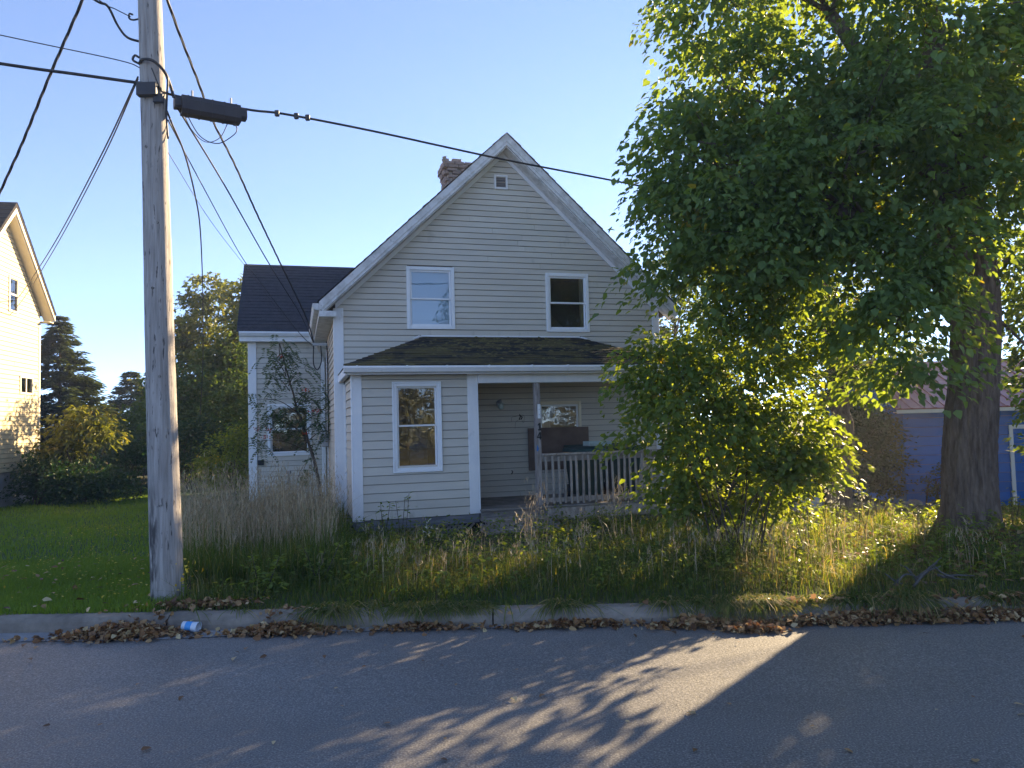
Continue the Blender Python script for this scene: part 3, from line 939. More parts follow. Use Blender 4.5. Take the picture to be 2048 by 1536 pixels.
bx("corner_board", -1.625, -1.60, 3.955, 4.1, .1, 3.46, "white", house)
w3 = window(house, -1.24, -.34, 1.03, 2.14, 3.996, 1.60, label="white side window half hidden by the rowan")
MB().box(-1.1, -.5, 4.12, 4.4, 1.02, 1.10).build("sill_clutter", "tray", w3)
bx("outlet_box", -1.44, -1.32, 3.93, 3.98, .85, .96, "black", house)

# ---- front bay
YB = -1.75
bay_win = [(.73, 1.41, .94, 2.225)]
bf = wall_sheet("wall", lambda z: .15, lambda z: 1.97, [.2, 2.4], [(a + .03, b - .03, c + .03, d - .03) for a, b, c, d in bay_win], lambda u, z, o: (u, YB + .016, z), "lap_shade_back", house)
siding(bf, lambda z: .27, lambda z: 1.84, .255, 2.36, .127, bay_win, lambda u, z, o: (u, YB - o, z), "siding", lap=.024)
bl_ = wall_sheet("wall", lambda z: YB, lambda z: 0, [.2, 2.4], [], lambda u, z, o: (.166, u, z), "lap_shade_back", house)
siding(bl_, lambda z: YB + .01, lambda z: -.035, .255, 2.36, .127, [], lambda u, z, o: (.15 - o, u, z), "siding_side")
br_ = wall_sheet("wall", lambda z: YB, lambda z: 0, [.2, 2.4], [], lambda u, z, o: (1.954, u, z), "lap_shade_back", house)
siding(br_, lambda z: YB + .01, lambda z: -.035, .30, 2.36, .127, [], lambda u, z, o: (1.97 + o, u, z), "siding_side")
bx("corner_board", .142, .27, YB - .03, YB - .004, .24, 2.36, "white", house)
bx("corner_board", .118, .142, YB - .03, YB + .10, .24, 2.36, "white", house)
bx("corner_board", 1.84, 1.982, YB - .03, YB - .004, .26, 2.36, "white", house)
bx("corner_board", 1.982, 2.004, YB - .03, YB + .10, .26, 2.36, "white", house)
bx("downspout", .105, .135, -.32, -.26, .2, 2.3, "white", house)
w4 = window(house, .73, 1.41, .94, 2.225, YB - .004, 1.60, t=.045, sash="white", st=.026, label="tall porch bay window reflecting sunlit trees")
ring(MB(), .705, 1.435, .915, 2.25, .026, YB - .05, YB - .036).build("storm_frame", "vinyl", w4)
bx("mullion", 1.06, 1.085, YB + .9, YB + .93, .5, 2.2, "dark", house, .002)
bx("inner_panel", 1.09, 1.38, YB + .95, YB + .97, .6, 1.55, "skirt", house, .002)
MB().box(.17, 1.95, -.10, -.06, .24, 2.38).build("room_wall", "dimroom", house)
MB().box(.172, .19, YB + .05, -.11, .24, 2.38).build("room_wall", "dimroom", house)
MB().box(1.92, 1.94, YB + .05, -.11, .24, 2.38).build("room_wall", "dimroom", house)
MB().box(.17, 1.95, YB + .05, -.01, 2.38, 2.4).build("ceiling", "inside", house)
MB().box(.17, 1.95, YB + .03, -.01, .2, .24).build("floor_slab", "inside", house)
MB().prism([(.16, .235), (1.98, .25), (1.98, .13), (.16, .10)], YB - .02, YB + .02).build("skirt_board", "skirt", house)
MB().box(.155, .19, YB + .021, 0, .11, .24).build("skirt_board", "skirt", house)

# ---- porch roof (hipped), gutter, beam
EY, EZ, PT = -2.02, 2.47, 3.12
pr = MB().add([(.02, EY, EZ), (5.40, EY, EZ), (4.32, -.005, PT), (1.48, -.005, PT), (.02, -.005, EZ), (5.40, -.005, EZ)],
              [(0, 1, 2, 3), (0, 3, 4), (1, 5, 2), (4, 3, 2, 5), (0, 4, 5, 1)]).build("porch_roof", "shingle_moss", house)
shingles(pr, (.0, EY - .02, EZ + .004), (5.42, EY - .02, EZ + .004), (4.32, -.006, PT + .006), (1.48, -.006, PT + .006), 15, "shingle_moss", th=.016)
MB().slab((1.44, -.03, PT + .012), (4.36, -.03, PT + .012), (4.36, -.012, PT + .05), (1.44, -.012, PT + .05), .006).build("flashing", "white", pr)
MB().slab((1.44, -.035, PT + .01), (1.30, -.24, PT - .055), (1.265, -.23, PT - .045), (1.40, -.02, PT + .03), .006).build("flashing", "white", pr)
MB().slab((4.36, -.035, PT + .01), (4.43, -.15, PT - .03), (4.47, -.14, PT - .02), (4.40, -.02, PT + .03), .006).build("flashing", "white", pr)
# moss cushions on the shingles
mv, mfc = [], []
for k in range(420):
    t = random.betavariate(2.2, 1.6)
    a, b = .02 + (1.48 - .02) * t, 5.40 + (4.32 - 5.40) * t
    s = random.betavariate(1.8, 1.7)
    cxm = a + (b - a) * s
    base_ = Vector((cxm, EY * (1 - t), EZ + (PT - EZ) * t + .01))
    r = random.uniform(.012, .05)
    n = len(mv)
    for j in range(6):
        an = j * math.pi / 3 + random.uniform(-.3, .3)
        rr = r * random.uniform(.7, 1.3)
        dy = rr * math.sin(an) * .8
        mv.append((base_.x + rr * 1.6 * math.cos(an), base_.y + dy, base_.z + dy * .32))
    mv.append((base_.x, base_.y - .005, base_.z + r * .45 + .006))
    mfc += [(n + j, n + (j + 1) % 6, n + 6) for j in range(6)]
mo = poly("moss_cushions", mv, mfc, "moss", pr)
mo["kind"] = "stuff"
gut = MB().prism([(EY - .005, EZ - .005), (EY - .105, EZ - .01), (EY - .115, EZ - .035), (EY - .085, EZ - .095), (EY - .03, EZ - .11), (EY - .005, EZ - .11)], .0, 5.42, 'yz').build("gutter", "white", house)
for k in range(9):
    u = .2 + k * .63 + random.uniform(-.05, .05)
    MB().box(u, u + .02, EY - .120, EY - .004, EZ - .05, EZ - .004).build("gutter_clip", "white", gut)
MB().box(.03, 5.39, EY - .003, EY + .02, EZ - .125, EZ - .012).build("fascia", "white", house)
MB().box(.03, .05, EY + .021, -.02, EZ - .125, EZ - .012).build("fascia", "white", house)
MB().box(5.37, 5.39, EY + .021, -.02, EZ - .125, EZ - .012).build("fascia", "white", house)
MB().box(.052, 5.368, EY + .022, YB - .035, EZ - .115, EZ - .10).build("soffit", "paint_old", house)
MB().box(1.99, 5.36, YB - .03, -.02, EZ - .105, EZ - .09).build("porch_ceiling", "postwood", house)
MB().box(.052, .112, YB - .03, -.02, EZ - .115, EZ - .10).build("soffit", "paint_old", house)
bx("porch_beam", 2.006, 5.30, YB - .07, YB + .07, 2.215, 2.362, "white", house, .006)

# ---- porch deck, steps, posts, railing
deck = MB().box(2.0, 5.28, YB - .04, -.02, .16, .285).build("porch_deck", "greywood", house)
for k in range(12):
    y0 = YB - .09 + k * .149
    bx("deck_board", 1.99, 5.30, y0, y0 + .142, .288, .318, "greywood", deck, .004)
bx("rim_board", 3.05, 5.30, YB - .075, YB - .045, .10, .282, "railwood", deck)
steps = empty("porch_steps", parent=house)
for k, (zt_, yy) in enumerate(((.19, YB - .34), (.06, YB - .62))):
    bx("tread", 1.99, 3.04, yy, yy + .14, zt_ - .035, zt_, "railwood", steps)
    bx("tread", 1.98, 3.05, yy + .146, yy + .285, zt_ - .035, zt_ + .002, "railwood", steps)
    bx("riser", 2.0, 3.03, yy + .03, yy + .05, zt_ - .16, zt_ - .037, "railwood", steps)
bx("stringer", 1.975, 2.0, YB - .6, YB - .05, -.1, .12, "greywood", steps)
bx("stringer", 3.03, 3.06, YB - .6, YB - .05, -.1, .12, "greywood", steps)

post = MB().box(2.895, 2.985, YB - .045, YB + .045, .32, 2.213, .006).build("porch_post", "postwood", house)
MB().box(2.935, 2.982, YB - .052, YB - .046, 1.66, 1.88, .002).build("name_plate", "plate", post)
for zz in (1.80, 1.72):
    MB().box(2.95, 2.967, YB - .0535, YB - .0522, zz, zz + .004).build("plate_mark", "dark", post)
d1 = MB()
d1.box(2.952, 2.976, YB - .052, YB - .046, 1.475, 1.590)
d1.add([(2.928, YB - .0515, 1.545), (2.9515, YB - .0515, 1.562), (2.9515, YB - .0515, 1.590), (2.928, YB - .0515, 1.566)], [(0, 1, 2, 3)])
d1.box(2.932, 2.9515, YB - .052, YB - .046, 1.475, 1.494)
d1.box(2.9765, 2.983, YB - .052, YB - .046, 1.475, 1.494)
d1.build("house_number", "dark", post)
d4 = MB()
d4.box(2.954, 2.976, YB - .052, YB - .046, 1.335, 1.450)
d4.box(2.912, 2.9535, YB - .052, YB - .046, 1.358, 1.378)
d4.box(2.9765, 2.984, YB - .052, YB - .046, 1.358, 1.378)
d4.add([(2.912, YB - .0515, 1.3785), (2.934, YB - .0515, 1.3785), (2.9535, YB - .0515, 1.420), (2.9535, YB - .0515, 1.450)], [(0, 1, 2, 3)])
d4.build("house_number", "dark", post)
MB().add([(2.90, YB - .047, 1.17), (2.925, YB - .047, 1.15), (2.94, YB - .047, 1.20), (2.915, YB - .047, 1.26)], [(0, 1, 2, 3)]).build("blue_sticker", "bluetape", post)
bx("porch_post", 5.19, 5.28, YB - .045, YB + .045, .32, 2.213, "postwood", house)
rail = MB().box(2.99, 5.185, YB - .07, YB + .05, 1.085, 1.115, .004).build("porch_railing", "railwood", house)
bx("rail", 2.99, 5.185, YB - .019, YB + .019, .99, 1.082, "railwood", rail)
bx("rail", 2.99, 5.185, YB - .019, YB + .019, .36, .43, "railwood", rail)
bal = MB().box(-.017, .017, -.017, .017, 0, .735, .004)
bme2 = None
for k in range(22):
    u = 3.06 + k * .1
    if bme2 is None:
        b = bal.build("baluster", "railwood", rail)
        bme2 = b.data
    else:
        b = bpy.data.objects.new("baluster", bme2)
        COL.objects.link(b)
        b.parent = rail
    b.location = (u + random.uniform(-.008, .008), YB - .038, .335 + random.uniform(-.012, .012))
    b.rotation_euler = (random.uniform(-.01, .01), random.uniform(-.016, .016), random.uniform(-.1, .1))
# lattice under bay and deck
lt = MB()
for (u0, u1, yy) in ((.2, 1.95, YB - .0), (3.08, 5.25, YB - .04)):
    n = int((u1 - u0) / .085)
    for k in range(-3, n + 3):
        for sgn, oy in ((1, 0), (-1, .012)):
            a = u0 + k * .085
            p0, p1 = Vector((a, yy + oy, -.12)), Vector((a + sgn * .26, yy + oy, .12))
            if min(p0.x, p1.x) < u0 or max(p0.x, p1.x) > u1: continue
            d = (p1 - p0).normalized()
            nn = Vector((-d.z, 0, d.x)) * .016
            lt.add([p0 - nn, p0 + nn, p1 + nn, p1 - nn] + [q + Vector((0, .008, 0)) for q in (p0 - nn, p0 + nn, p1 + nn, p1 - nn)],
                   [(0, 3, 2, 1), (4, 5, 6, 7), (0, 1, 5, 4), (1, 2, 6, 5), (2, 3, 7, 6), (3, 0, 4, 7)])
l_ = lt.build("lattice_skirt", "greywood", house)
l_["kind"] = "stuff"
MB().box(.2, 1.95, YB + .3, YB + .33, -.2, .12).build("crawl_shade_panel", "dark", house)  # black panels stand in for the shade under bay and deck
MB().box(2.0, 5.25, YB + .4, YB + .43, -.2, .15).build("crawl_shade_panel", "dark", house)

# porch back wall: window behind plywood, lamp, hooks
w5 = window(house, 3.50, 4.34, .85, 1.97, -.004, 1.40, t=.055, mat="ntrim", label="porch window half covered by a brown panel")
for k in range(5):
    MB().box(3.60 + k * .036, 3.632 + k * .036, .07 + .012 * (k % 2), .085 + .012 * (k % 2), .9, 1.85).build("curtain", "curtain", w5)
bx("plywood_panel", 3.30, 4.45, -.085, -.062, .75, 1.50, "ply", house, .002)
lamp = MB().lathe([(.001, -.03), (.05, -.028), (.055, 0)], 14, (2.8, -.02, 1.96), 'y').build("porch_lamp", "metal", house, True)
MB().tube(smooth_path([(2.8, -.04, 1.97), (2.8, -.12, 2.01), (2.8, -.14, 1.95)], 4), .012, 6).build("lamp_arm", "metal", lamp)
MB().lathe([(.02, .04), (.045, .02), (.055, -.03), (.035, -.07), (.001, -.075)], 12, (2.8, -.14, 1.92)).build("lamp_globe", "tray", lamp, True)
for (u, z, s_) in ((3.0, .74, .02), (3.17, 1.72, .03), (3.2, 1.70, .02)):
    MB().tube([(u, -.02, z + s_), (u + .01, -.05, z), (u - .01, -.03, z - s_ * 2)], .008, 5).build("wall_hook", "dark", house)
MB().tube(smooth_path([(3.02, -.022, 1.62), (3.03, -.022, 1.70), (3.12, -.022, 1.72), (3.25, -.022, 1.73), (3.24, -.022, 1.6), (3.2, -.022, 1.66), (3.1, -.022, 1.62), (3.08, -.022, 1.5)], 4), .0018, 4).build("loose_wire", "dark", house)


# ------------------------------------------------------------------ things on the porch
def bin_(u, y, label, rz, lidmat):
    t = tag(empty("wheeled_bin", HW(u, y, .318), TH + rz), label, "bin", "bins on the porch")
    t.scale = (1, 1, 1.11)
    vs = []
    for (z, s) in ((.06, .78), (.68, 1.0)):
        vs += [(-.27 * s, -.26 * s, z), (.27 * s, -.26 * s, z), (.27 * s, .26 * s, z), (-.27 * s, .26 * s, z)]
    MB().add(vs, [(3, 2, 1, 0), (0, 1, 5, 4), (1, 2, 6, 5), (2, 3, 7, 6), (3, 0, 4, 7)]).build("body", "bin", t)
    ring(MB(), -.29, .29, .66, .70, .02, -.29, -.27).build("rim", "bin", t)
    MB().add([(-.30, -.31, .70), (.30, -.31, .70), (.30, .29, .70), (-.30, .29, .70), (-.28, -.29, .735), (.28, -.29, .735), (.28, .27, .755), (-.28, .27, .755), (-.18, -.16, .765), (.18, -.16, .765), (.18, .16, .78), (-.18, .16, .78)],
             [(0, 1, 5, 4), (1, 2, 6, 5), (2, 3, 7, 6), (3, 0, 4, 7), (4, 5, 9, 8), (5, 6, 10, 9), (6, 7, 11, 10), (7, 4, 8, 11), (8, 9, 10, 11), (3, 2, 1, 0)]).build("lid", lidmat, t)
    MB().tube([(-.24, .28, .72), (-.24, .34, .78), (.24, .34, .78), (.24, .28, .72)], .014, 6).build("handle", "bin", t)
    for s in (-1, 1):
        MB().lathe([(.001, -.03), (.09, -.03), (.10, -.015), (.10, .015), (.09, .03), (.001, .03)], 16, (s * .25, .2, .10), 'x').build("wheel", "black", t)
    return t


bin_(4.03, -.95, "dark green wheeled bin with teal lid behind the porch railing", .05, "binlid")
bin_(4.72, -.85, "dark green wheeled bin nearest the leafy shrub on the porch", -.06, "bin")
tr = tag(empty("plastic_tray", HW(4.2, -1.08, 1.185), TH + .03), "pale shallow plastic tray lying on a bin lid", "tray")
ring(MB(), -.20, .20, 0, .075, .012, -.14, -.128).build("front_side", "tray", tr)
MB().box(-.20, .20, -.127, .14, 0, .012, .003).build("base", "tray", tr)
MB().box(-.20, .20, .128, .14, .013, .075, .003).build("rear_side", "tray", tr)
bx("end", -.20, -.188, -.127, .127, .013, .075, "tray", tr)
bx("end", .188, .20, -.127, .127, .013, .075, "tray", tr)

# ------------------------------------------------------------------ cream neighbour house, left edge
NRZ = math.radians(11)
nh = tag(empty("cream_house", (-11.486, 17.333, 0), NRZ), "cream clapboard neighbour house with sunlit gable at the left edge", "house")
YA, ZA, NS = -.67, 6.88, 1.02
nzt = lambda y: ZA - NS * abs(y - YA)
YC, YN = 1.25, -2.59
WA = 6.60
nuL = lambda z: max(YN, YA - (WA - z) / NS)
nuR = lambda z: min(YC, YA + (WA - z) / NS)
nwin = [(-.44, .02, 4.44, 5.28), (.15, .85, 2.58, 3.02)]
ng = wall_sheet("wall", nuL, nuR, [.78, WA - (YC - YA) * NS, WA - .002], [(a + .03, b - .03, c + .03, d - .03) for a, b, c, d in nwin], lambda u, z, o: (-.016, u, z), "lap_shade_back", nh)
siding(ng, nuL, nuR, .80, WA - .02, .105, nwin, lambda u, z, o: (o, u, z), "nsiding", lap=.02)
MB().box(-7, -.006, YC - .03, YC, .78, 4.6).build("back_wall", "nsiding", nh)
nfr = MB().box(-7, -.006, YN, YN + .03, .78, 4.6).build("street_wall", "nsiding", nh)
MB().box(-7, -.02, YN + .04, YC - .04, -.3, .79).build("foundation", "ncon", nh)
MB().box(-7, -.02, YN + .04, YC - .04, 3.5, 3.56).build("floor_slab", "inside", nh)
MB().box(-3, -2.9, YN + .04, YC - .04, .8, 6).build("partition", "inside", nh)
for s in (1, -1):
    fy = lambda y: YA + s * (y - YA)
    e = 1.52
    p = lambda y, dz: (fy(y), nzt(y) + dz)
    r_ = MB().prism([p(YA, 0), p(e, 0), p(e - .04, -.09), p(YA, -.11)], -7.2, .27, 'yz').build("roof", "nroof", nh)
    if s > 0:
        shingles(r_, (.28, e + .02, nzt(e) - .005), (-7.2, e + .02, nzt(e) - .005), (-7.2, YA, ZA + .005), (.28, YA, ZA + .005), 18, "nroof")
    else:
        shingles(r_, (-7.2, fy(e + .02), nzt(e) - .005), (.28, fy(e + .02), nzt(e) - .005), (.28, YA, ZA + .005), (-7.2, YA, ZA + .005), 18, "nroof")
    MB().prism([p(YA + .001, -.04), p(e, -.04), p(e, -.17), p(YA + .001, -.24)], .235, .262, 'yz').build("bargeboard", "ntrim", nh)
    MB().prism([p(YA + .001, -.25), p(e - .02, -.175), p(e - .02, -.20), p(YA + .001, -.28)], .002, .234, 'yz').build("soffit", "nsoffit", nh)
    MB().box(-7, .234, min(fy(1.255), fy(1.49)), max(fy(1.255), fy(1.49)), nzt(e) - .23, nzt(e) - .205).build("soffit", "nsoffit", nh)
MB().box(.0, .026, YC - .09, YC + .012, .78, 4.4, .003).build("corner_board", "ntrim", nh)
for (a, b, c, d) in nwin:
    m = MB()
    m.box(-.005, .035, a, a + .05, c, d, .003); m.box(-.005, .035, b - .05, b, c, d, .003)
    m.box(-.005, .035, a + .051, b - .051, d - .05, d, .003); m.box(-.005, .035, a + .051, b - .051, c, c + .05, .003)
    wn_ = m.build("window", "ntrim", nh)
    m = MB()
    zm = (c + d) / 2
    if d - c > .6:
        m.box(.0, .02, a + .052, b - .052, zm - .02, zm + .02)
    else:
        m.box(.0, .02, (a + b) / 2 - .02, (a + b) / 2 + .02, c + .052, d - .052)
    m.build("meeting_rail", "ntrim", wn_)
    poly("pane", [(.005, a + .05, c + .05), (.005, b - .05, c + .05), (.005, b - .05, d - .05), (.005, a + .05, d - .05)], [(0, 1, 2, 3)], "glass", wn_)
    poly("blind", [(-.08, a + .03, zm), (-.08, b - .03, zm), (-.08, b - .03, d - .03), (-.08, a + .03, d - .03)], [(0, 1, 2, 3)], "curtain", wn_)

# ------------------------------------------------------------------ blue shed, right edge
bh = tag(empty("blue_shed", (7.77, 15.0, 0), -.06), "low blue shingled shed with red metal roof behind the big trunk", "shed")
bwin = [(.80, 1.55, -.05, .72)]
bo = [(a + .03, b - .03, c + .03, d - .03) for a, b, c, d in bwin]
bw = wall_sheet("wall", lambda z: 0, lambda z: 5.4, [-.4, 1.74], bo, lambda u, z, o: (u, .016, z), "lap_shade_back", bh)
siding(bw, lambda z: 0, lambda z: 5.4, -.36, 1.72, .185, bwin, lambda u, z, o: (u, -o, z), "blue", lap=.022, name="shingle_course")
MB().box(0, .03, .01, 4.4, -.4, 1.74).build("side_wall", "blue", bh)
MB().box(5.37, 5.4, .01, 4.4, -.4, 1.74).build("side_wall", "blue", bh)
MB().box(0, 5.4, 4.4, 4.43, -.4, 1.74).build("back_wall", "blue", bh)
for u in (0, 5.37):
    MB().prism([(0, 1.742), (4.4, 1.742), (2.2, 2.62)], u, u + .03, 'yz').build("gable", "blue", bh)
MB().box(0.04, 5.36, 2, 2.05, -.3, 1.7).build("partition", "inside", bh)
for s in (1, -1):
    fy = lambda y: y if s > 0 else 4.4 - y
    A, B = (-.2, fy(-.22), 1.68), (5.6, fy(-.22), 1.68)
    C, D = (5.6, fy(2.2), 2.75), (-.2, fy(2.2), 2.75)
    rr = (MB().slab(A, B, C, D, .025) if s > 0 else MB().slab(B, A, D, C, .025)).build("metal_roof", "red", bh)
    for k in range(26 if s > 0 else 0):
        u = -.15 + k * .225
        MB().slab((u, fy(-.23), 1.69), (u + .05, fy(-.23), 1.69), (u + .05, fy(2.19), 2.77), (u, fy(2.19), 2.77), .02).build("roof_rib", "red", rr)
MB().box(-.18, 5.58, -.20, -.175, 1.585, 1.675).build("fascia", "white", bh)
MB().box(-.18, 5.58, -.174, -.02, 1.60, 1.615).build("soffit", "white", bh)
bwn = ring(MB(), .80, 1.55, -.05, .72, .075, -.035, .0).build("window", "white", bh)
poly("pane", [(.87, -.005, .02), (1.48, -.005, .02), (1.48, -.005, .65), (.87, -.005, .65)], [(0, 1, 2, 3)], "glass", bwn)
ring(MB(), 2.02, 2.95, -.38, 1.3, .075, -.035, .0).build("door_frame", "white", bh)

# ------------------------------------------------------------------ utility pole
pole = tag(empty("utility_pole", (-3.139, 6.812, 0)), "weathered grey wooden utility pole leaning beside the kerb", "utility pole")
pv, pf = [], []
NS_, NH = 40, 70
for k in range(NH + 1):
    t = k / NH
    z = -.3 + t * 9.0
    r = .142 * (1 - t) + .082 * t
    cxp, cyp = -.027 * (z - .12) - .004 * math.sin(z * 1.1), 0.0
    for j in range(NS_):
        a = 2 * math.pi * j / NS_
        rr = r * (1 + .012 * math.sin(a * 3 + z * .6) + .008 * math.sin(a * 7 - z * 1.9)) + random.uniform(-.0012, .0012)
        # long drying checks (real grooves)
        for (a0, dp) in ((4.75 + .05 * math.sin(z * .9), .016), (5.5 + .03 * math.sin(z * 1.3), .008), (4.1, .006)):
            dd = abs((a - a0 + math.pi) % (2 * math.pi) - math.pi)
            if dd < .12: rr -= dp * (1 - dd / .12)
        pv.append((cxp + rr * math.cos(a), cyp + rr * math.sin(a), z))
for k in range(NH):
    for j in range(NS_):
        a, b = k * NS_ + j, k * NS_ + (j + 1) % NS_
        pf.append((a, b, b + NS_, a + NS_))
pf.append(tuple(range(NH * NS_, (NH + 1) * NS_)))
poly("shaft", pv, pf, "polewood", pole, True)
bx("cable_clamp", -.20, -.02, -.165, -.10, 4.66, 4.78, "boxgrey", pole)
MB().box(-.06, .03, -.14, -.10, 4.60, 4.68, .005).build("cable_clamp", "boxgrey", pole)
MB().tube(smooth_path([(-.13, -.05, 4.99), (-.22, -.07, 5.0), (-.27, -.08, 5.03), (-.25, -.08, 5.07), (-.215, -.08, 5.05)], 4), .011, 6).build("hook", "black", pole)
MB().tube(smooth_path([(-.23, -.02, 5.45), (-.30, -.02, 5.44), (-.335, -.02, 5.46), (-.33, -.02, 5.50), (-.30, -.02, 5.49)], 4), .009, 6).build("hook", "black", pole)
MB().tube(smooth_path([(-.22, -.06, 5.0), (-.15, -.14, 5.0), (-.05, -.15, 4.98), (.03, -.10, 4.90), (.05, -.02, 4.80), (.07, 0, 4.70)], 5), .014, 6).build("cable_wrap", "black", pole)
MB().tube(smooth_path([(.0, -.12, 4.95), (.05, -.08, 4.85), (.03, -.05, 4.70), (.02, -.04, 4.50), (.03, -.03, 4.30)], 5), .009, 6).build("ground_wire", "black", pole)
MB().tube(smooth_path([(-.07, -.135, 4.92), (-.03, -.14, 4.82), (.0, -.13, 4.74)], 5), .006, 5).build("ground_wire", "black", pole)
for (a_, z) in ((4.9, .95), (4.6, 1.62), (5.05, 2.1), (4.75, 2.9), (5.2, 3.5), (4.5, 4.2)):
    r = .142 - .0067 * (z + .3)
    MB().lathe([(.011, 0), (.011, .012), (.001, .013)], 8, (0, 0, 0), 'y').build("old_nail", "dark", pole).location = (-.027 * (z - .12) + r * math.cos(a_), r * math.sin(a_) - .004, z)

# overhead lines
WIRES = {
    'main_right': [(-3.163, 6.70, 4.756), (-3.098, 6.85, 4.742), (-2.521, 7.2, 4.738), (-2.218, 7.5, 4.805), (-1.425, 8.05, 4.824), (-0.055, 9.0, 4.821), (1.601, 10.0, 4.804), (3.089, 11.0, 4.794), (5.991, 13.0, 4.734), (15.487, 18.0, 4.645)],
    'main_left': [(-3.226, 6.68, 4.768), (-3.863, 6.6, 4.845), (-4.403, 6.4, 4.858), (-6.315, 5.4, 4.826)],
    'thin_left': [(-3.367, 6.81, 4.984), (-3.533, 6.7, 5.015), (-4.371, 6.35, 5.087), (-5.953, 5.4, 5.122)],
    'twist_left': [(-3.40, 6.8, 6.55), (-3.648, 6.8, 6.317), (-4.028, 7.0, 5.768), (-4.584, 7.4, 5.235), (-5.185, 7.9, 4.746), (-5.697, 8.3, 4.34), (-7.913, 10.0, 2.518)],
    'pairA': [(-3.395, 6.8, 4.9), (-4.959, 9.0, 4.972), (-7.643, 12.5, 4.853), (-10.477, 16.0, 4.694), (-11.46, 17.2, 4.72)],
    'pairB': [(-3.395, 6.8, 4.88), (-4.922, 9.0, 4.971), (-7.576, 12.5, 4.868), (-10.402, 16.0, 4.627), (-11.43, 17.0, 4.344)],
    'loop_thick': [(-3.681, 6.0, 5.433), (-3.629, 6.5, 5.467), (-3.571, 6.6, 5.467), (-3.533, 6.7, 5.344), (-3.467, 6.75, 5.251), (-3.34, 6.8, 5.226)],
    'hook_thin': [(-3.639, 6.0, 5.432), (-3.562, 6.5, 5.442), (-3.53, 6.65, 5.467), (-3.46, 6.79, 5.47)],
    'service': [(-3.30, 6.8, 6.1), (-3.226, 6.8, 5.967), (-3.165, 6.9, 5.686), (-3.225, 7.3, 5.56), (-3.344, 8.0, 5.43), (-3.502, 8.8, 5.318), (-3.604, 9.8, 5.122), (-3.784, 11.2, 4.846), (-3.943, 12.8, 4.469), (-3.943, 14.4, 3.75), (-3.86, 14.62, 3.28)],
    'boxwire': [(-3.11, 6.95, 4.681), (-3.071, 7.0, 4.604), (-3.433, 9.0, 4.577), (-4.061, 12.5, 4.433), (-4.0, 14.2, 3.783), (-3.86, 14.65, 3.25)],
    'thinB': [(-3.14, 6.85, 4.505), (-3.572, 8.6, 4.512), (-4.343, 12.0, 4.446), (-4.461, 13.3, 4.25), (-4.1, 14.5, 3.45), (-3.88, 14.7, 3.22)],
    'thinC': [(-3.14, 6.85, 4.196), (-3.619, 9.0, 4.162), (-4.287, 12.0, 4.281), (-4.246, 13.8, 3.752), (-3.90, 14.72, 3.2)],
    'slack': [(-3.15, 6.85, 4.591), (-3.131, 6.9, 4.502), (-3.31, 7.6, 4.45), (-3.8, 9.0, 4.476), (-4.156, 10.0, 4.348), (-5.158, 12.5, 4.14), (-6.184, 15.0, 3.734), (-7.438, 18.0, 3.011), (-9.2, 22.0, 1.6)],
    'loopA': [(-3.066, 7.0, 4.633), (-2.976, 7.0, 4.456), (-2.869, 7.05, 4.365), (-2.754, 7.1, 4.425), (-2.678, 7.12, 4.589)],
    'loopB': [(-3.038, 7.0, 4.632), (-2.905, 7.0, 4.405), (-2.759, 7.05, 4.348), (-2.633, 7.1, 4.437), (-2.596, 7.12, 4.513), (-2.635, 7.12, 4.588)],
}


def wire(key, r, label, name="overhead_wire", twist=0.0, sides=6):
    pts = smooth_path(WIRES[key], 10)
    if not twist:
        o = MB().tube(pts, r, sides).build(name, "black", None, True)
        return tag(o, label, "wire")
    root = tag(empty(name), label, "wire")
    # re-sample evenly for the twist
    fine = smooth_path(WIRES[key], 60)
    L, acc = 0, []
    for k in range(3):
        path = []
        L = 0
        for i, p in enumerate(fine):
            if i: L += (p - fine[i - 1]).length
            a = L / twist * 2 * math.pi + k * 2.094
            path.append(p + Vector((math.cos(a), 0.5 * math.sin(a), math.sin(a))) * r * .9)
        MB().tube(path, r * .75, 5).build("strand", "black", root, True)
    return root


wire('main_right', .013, "thick black cable running from the splice case past the gable into the tree", "overhead_cable")
wire('main_left', .015, "thick black cable leaving the pole clamp to the left edge", "overhead_cable")
wire('thin_left', .005, "thin wire above the thick cable at the left edge")
wire('twist_left', .011, "twisted black service line falling to the left edge", "service_line", twist=.7)
wire('pairA', .008, "upper of two wires from pole to cream gable")
wire('pairB', .007, "lower of two wires from pole to cream gable window")
wire('loop_thick', .012, "short thick cable loop entering the pole near its top")
wire('hook_thin', .005, "thin wire tied to the highest pole hook")
wire('service', .009, "twisted black service line falling to the beige house corner", "service_line", twist=.9)
wire('boxwire', .009, "straight wire from the splice case down to the beige house")
wire('thinB', .006, "thin wire beneath the splice case running to the dark wing roof")
wire('thinC', .003, "thinnest and lowest wire from pole to wing roof")
wire('slack', .009, "slack black cable hanging from pole towards the back trees")
wire('loopA', .004, "smaller cable loop under the splice case")
wire('loopB', .005, "larger cable loop under the splice case")
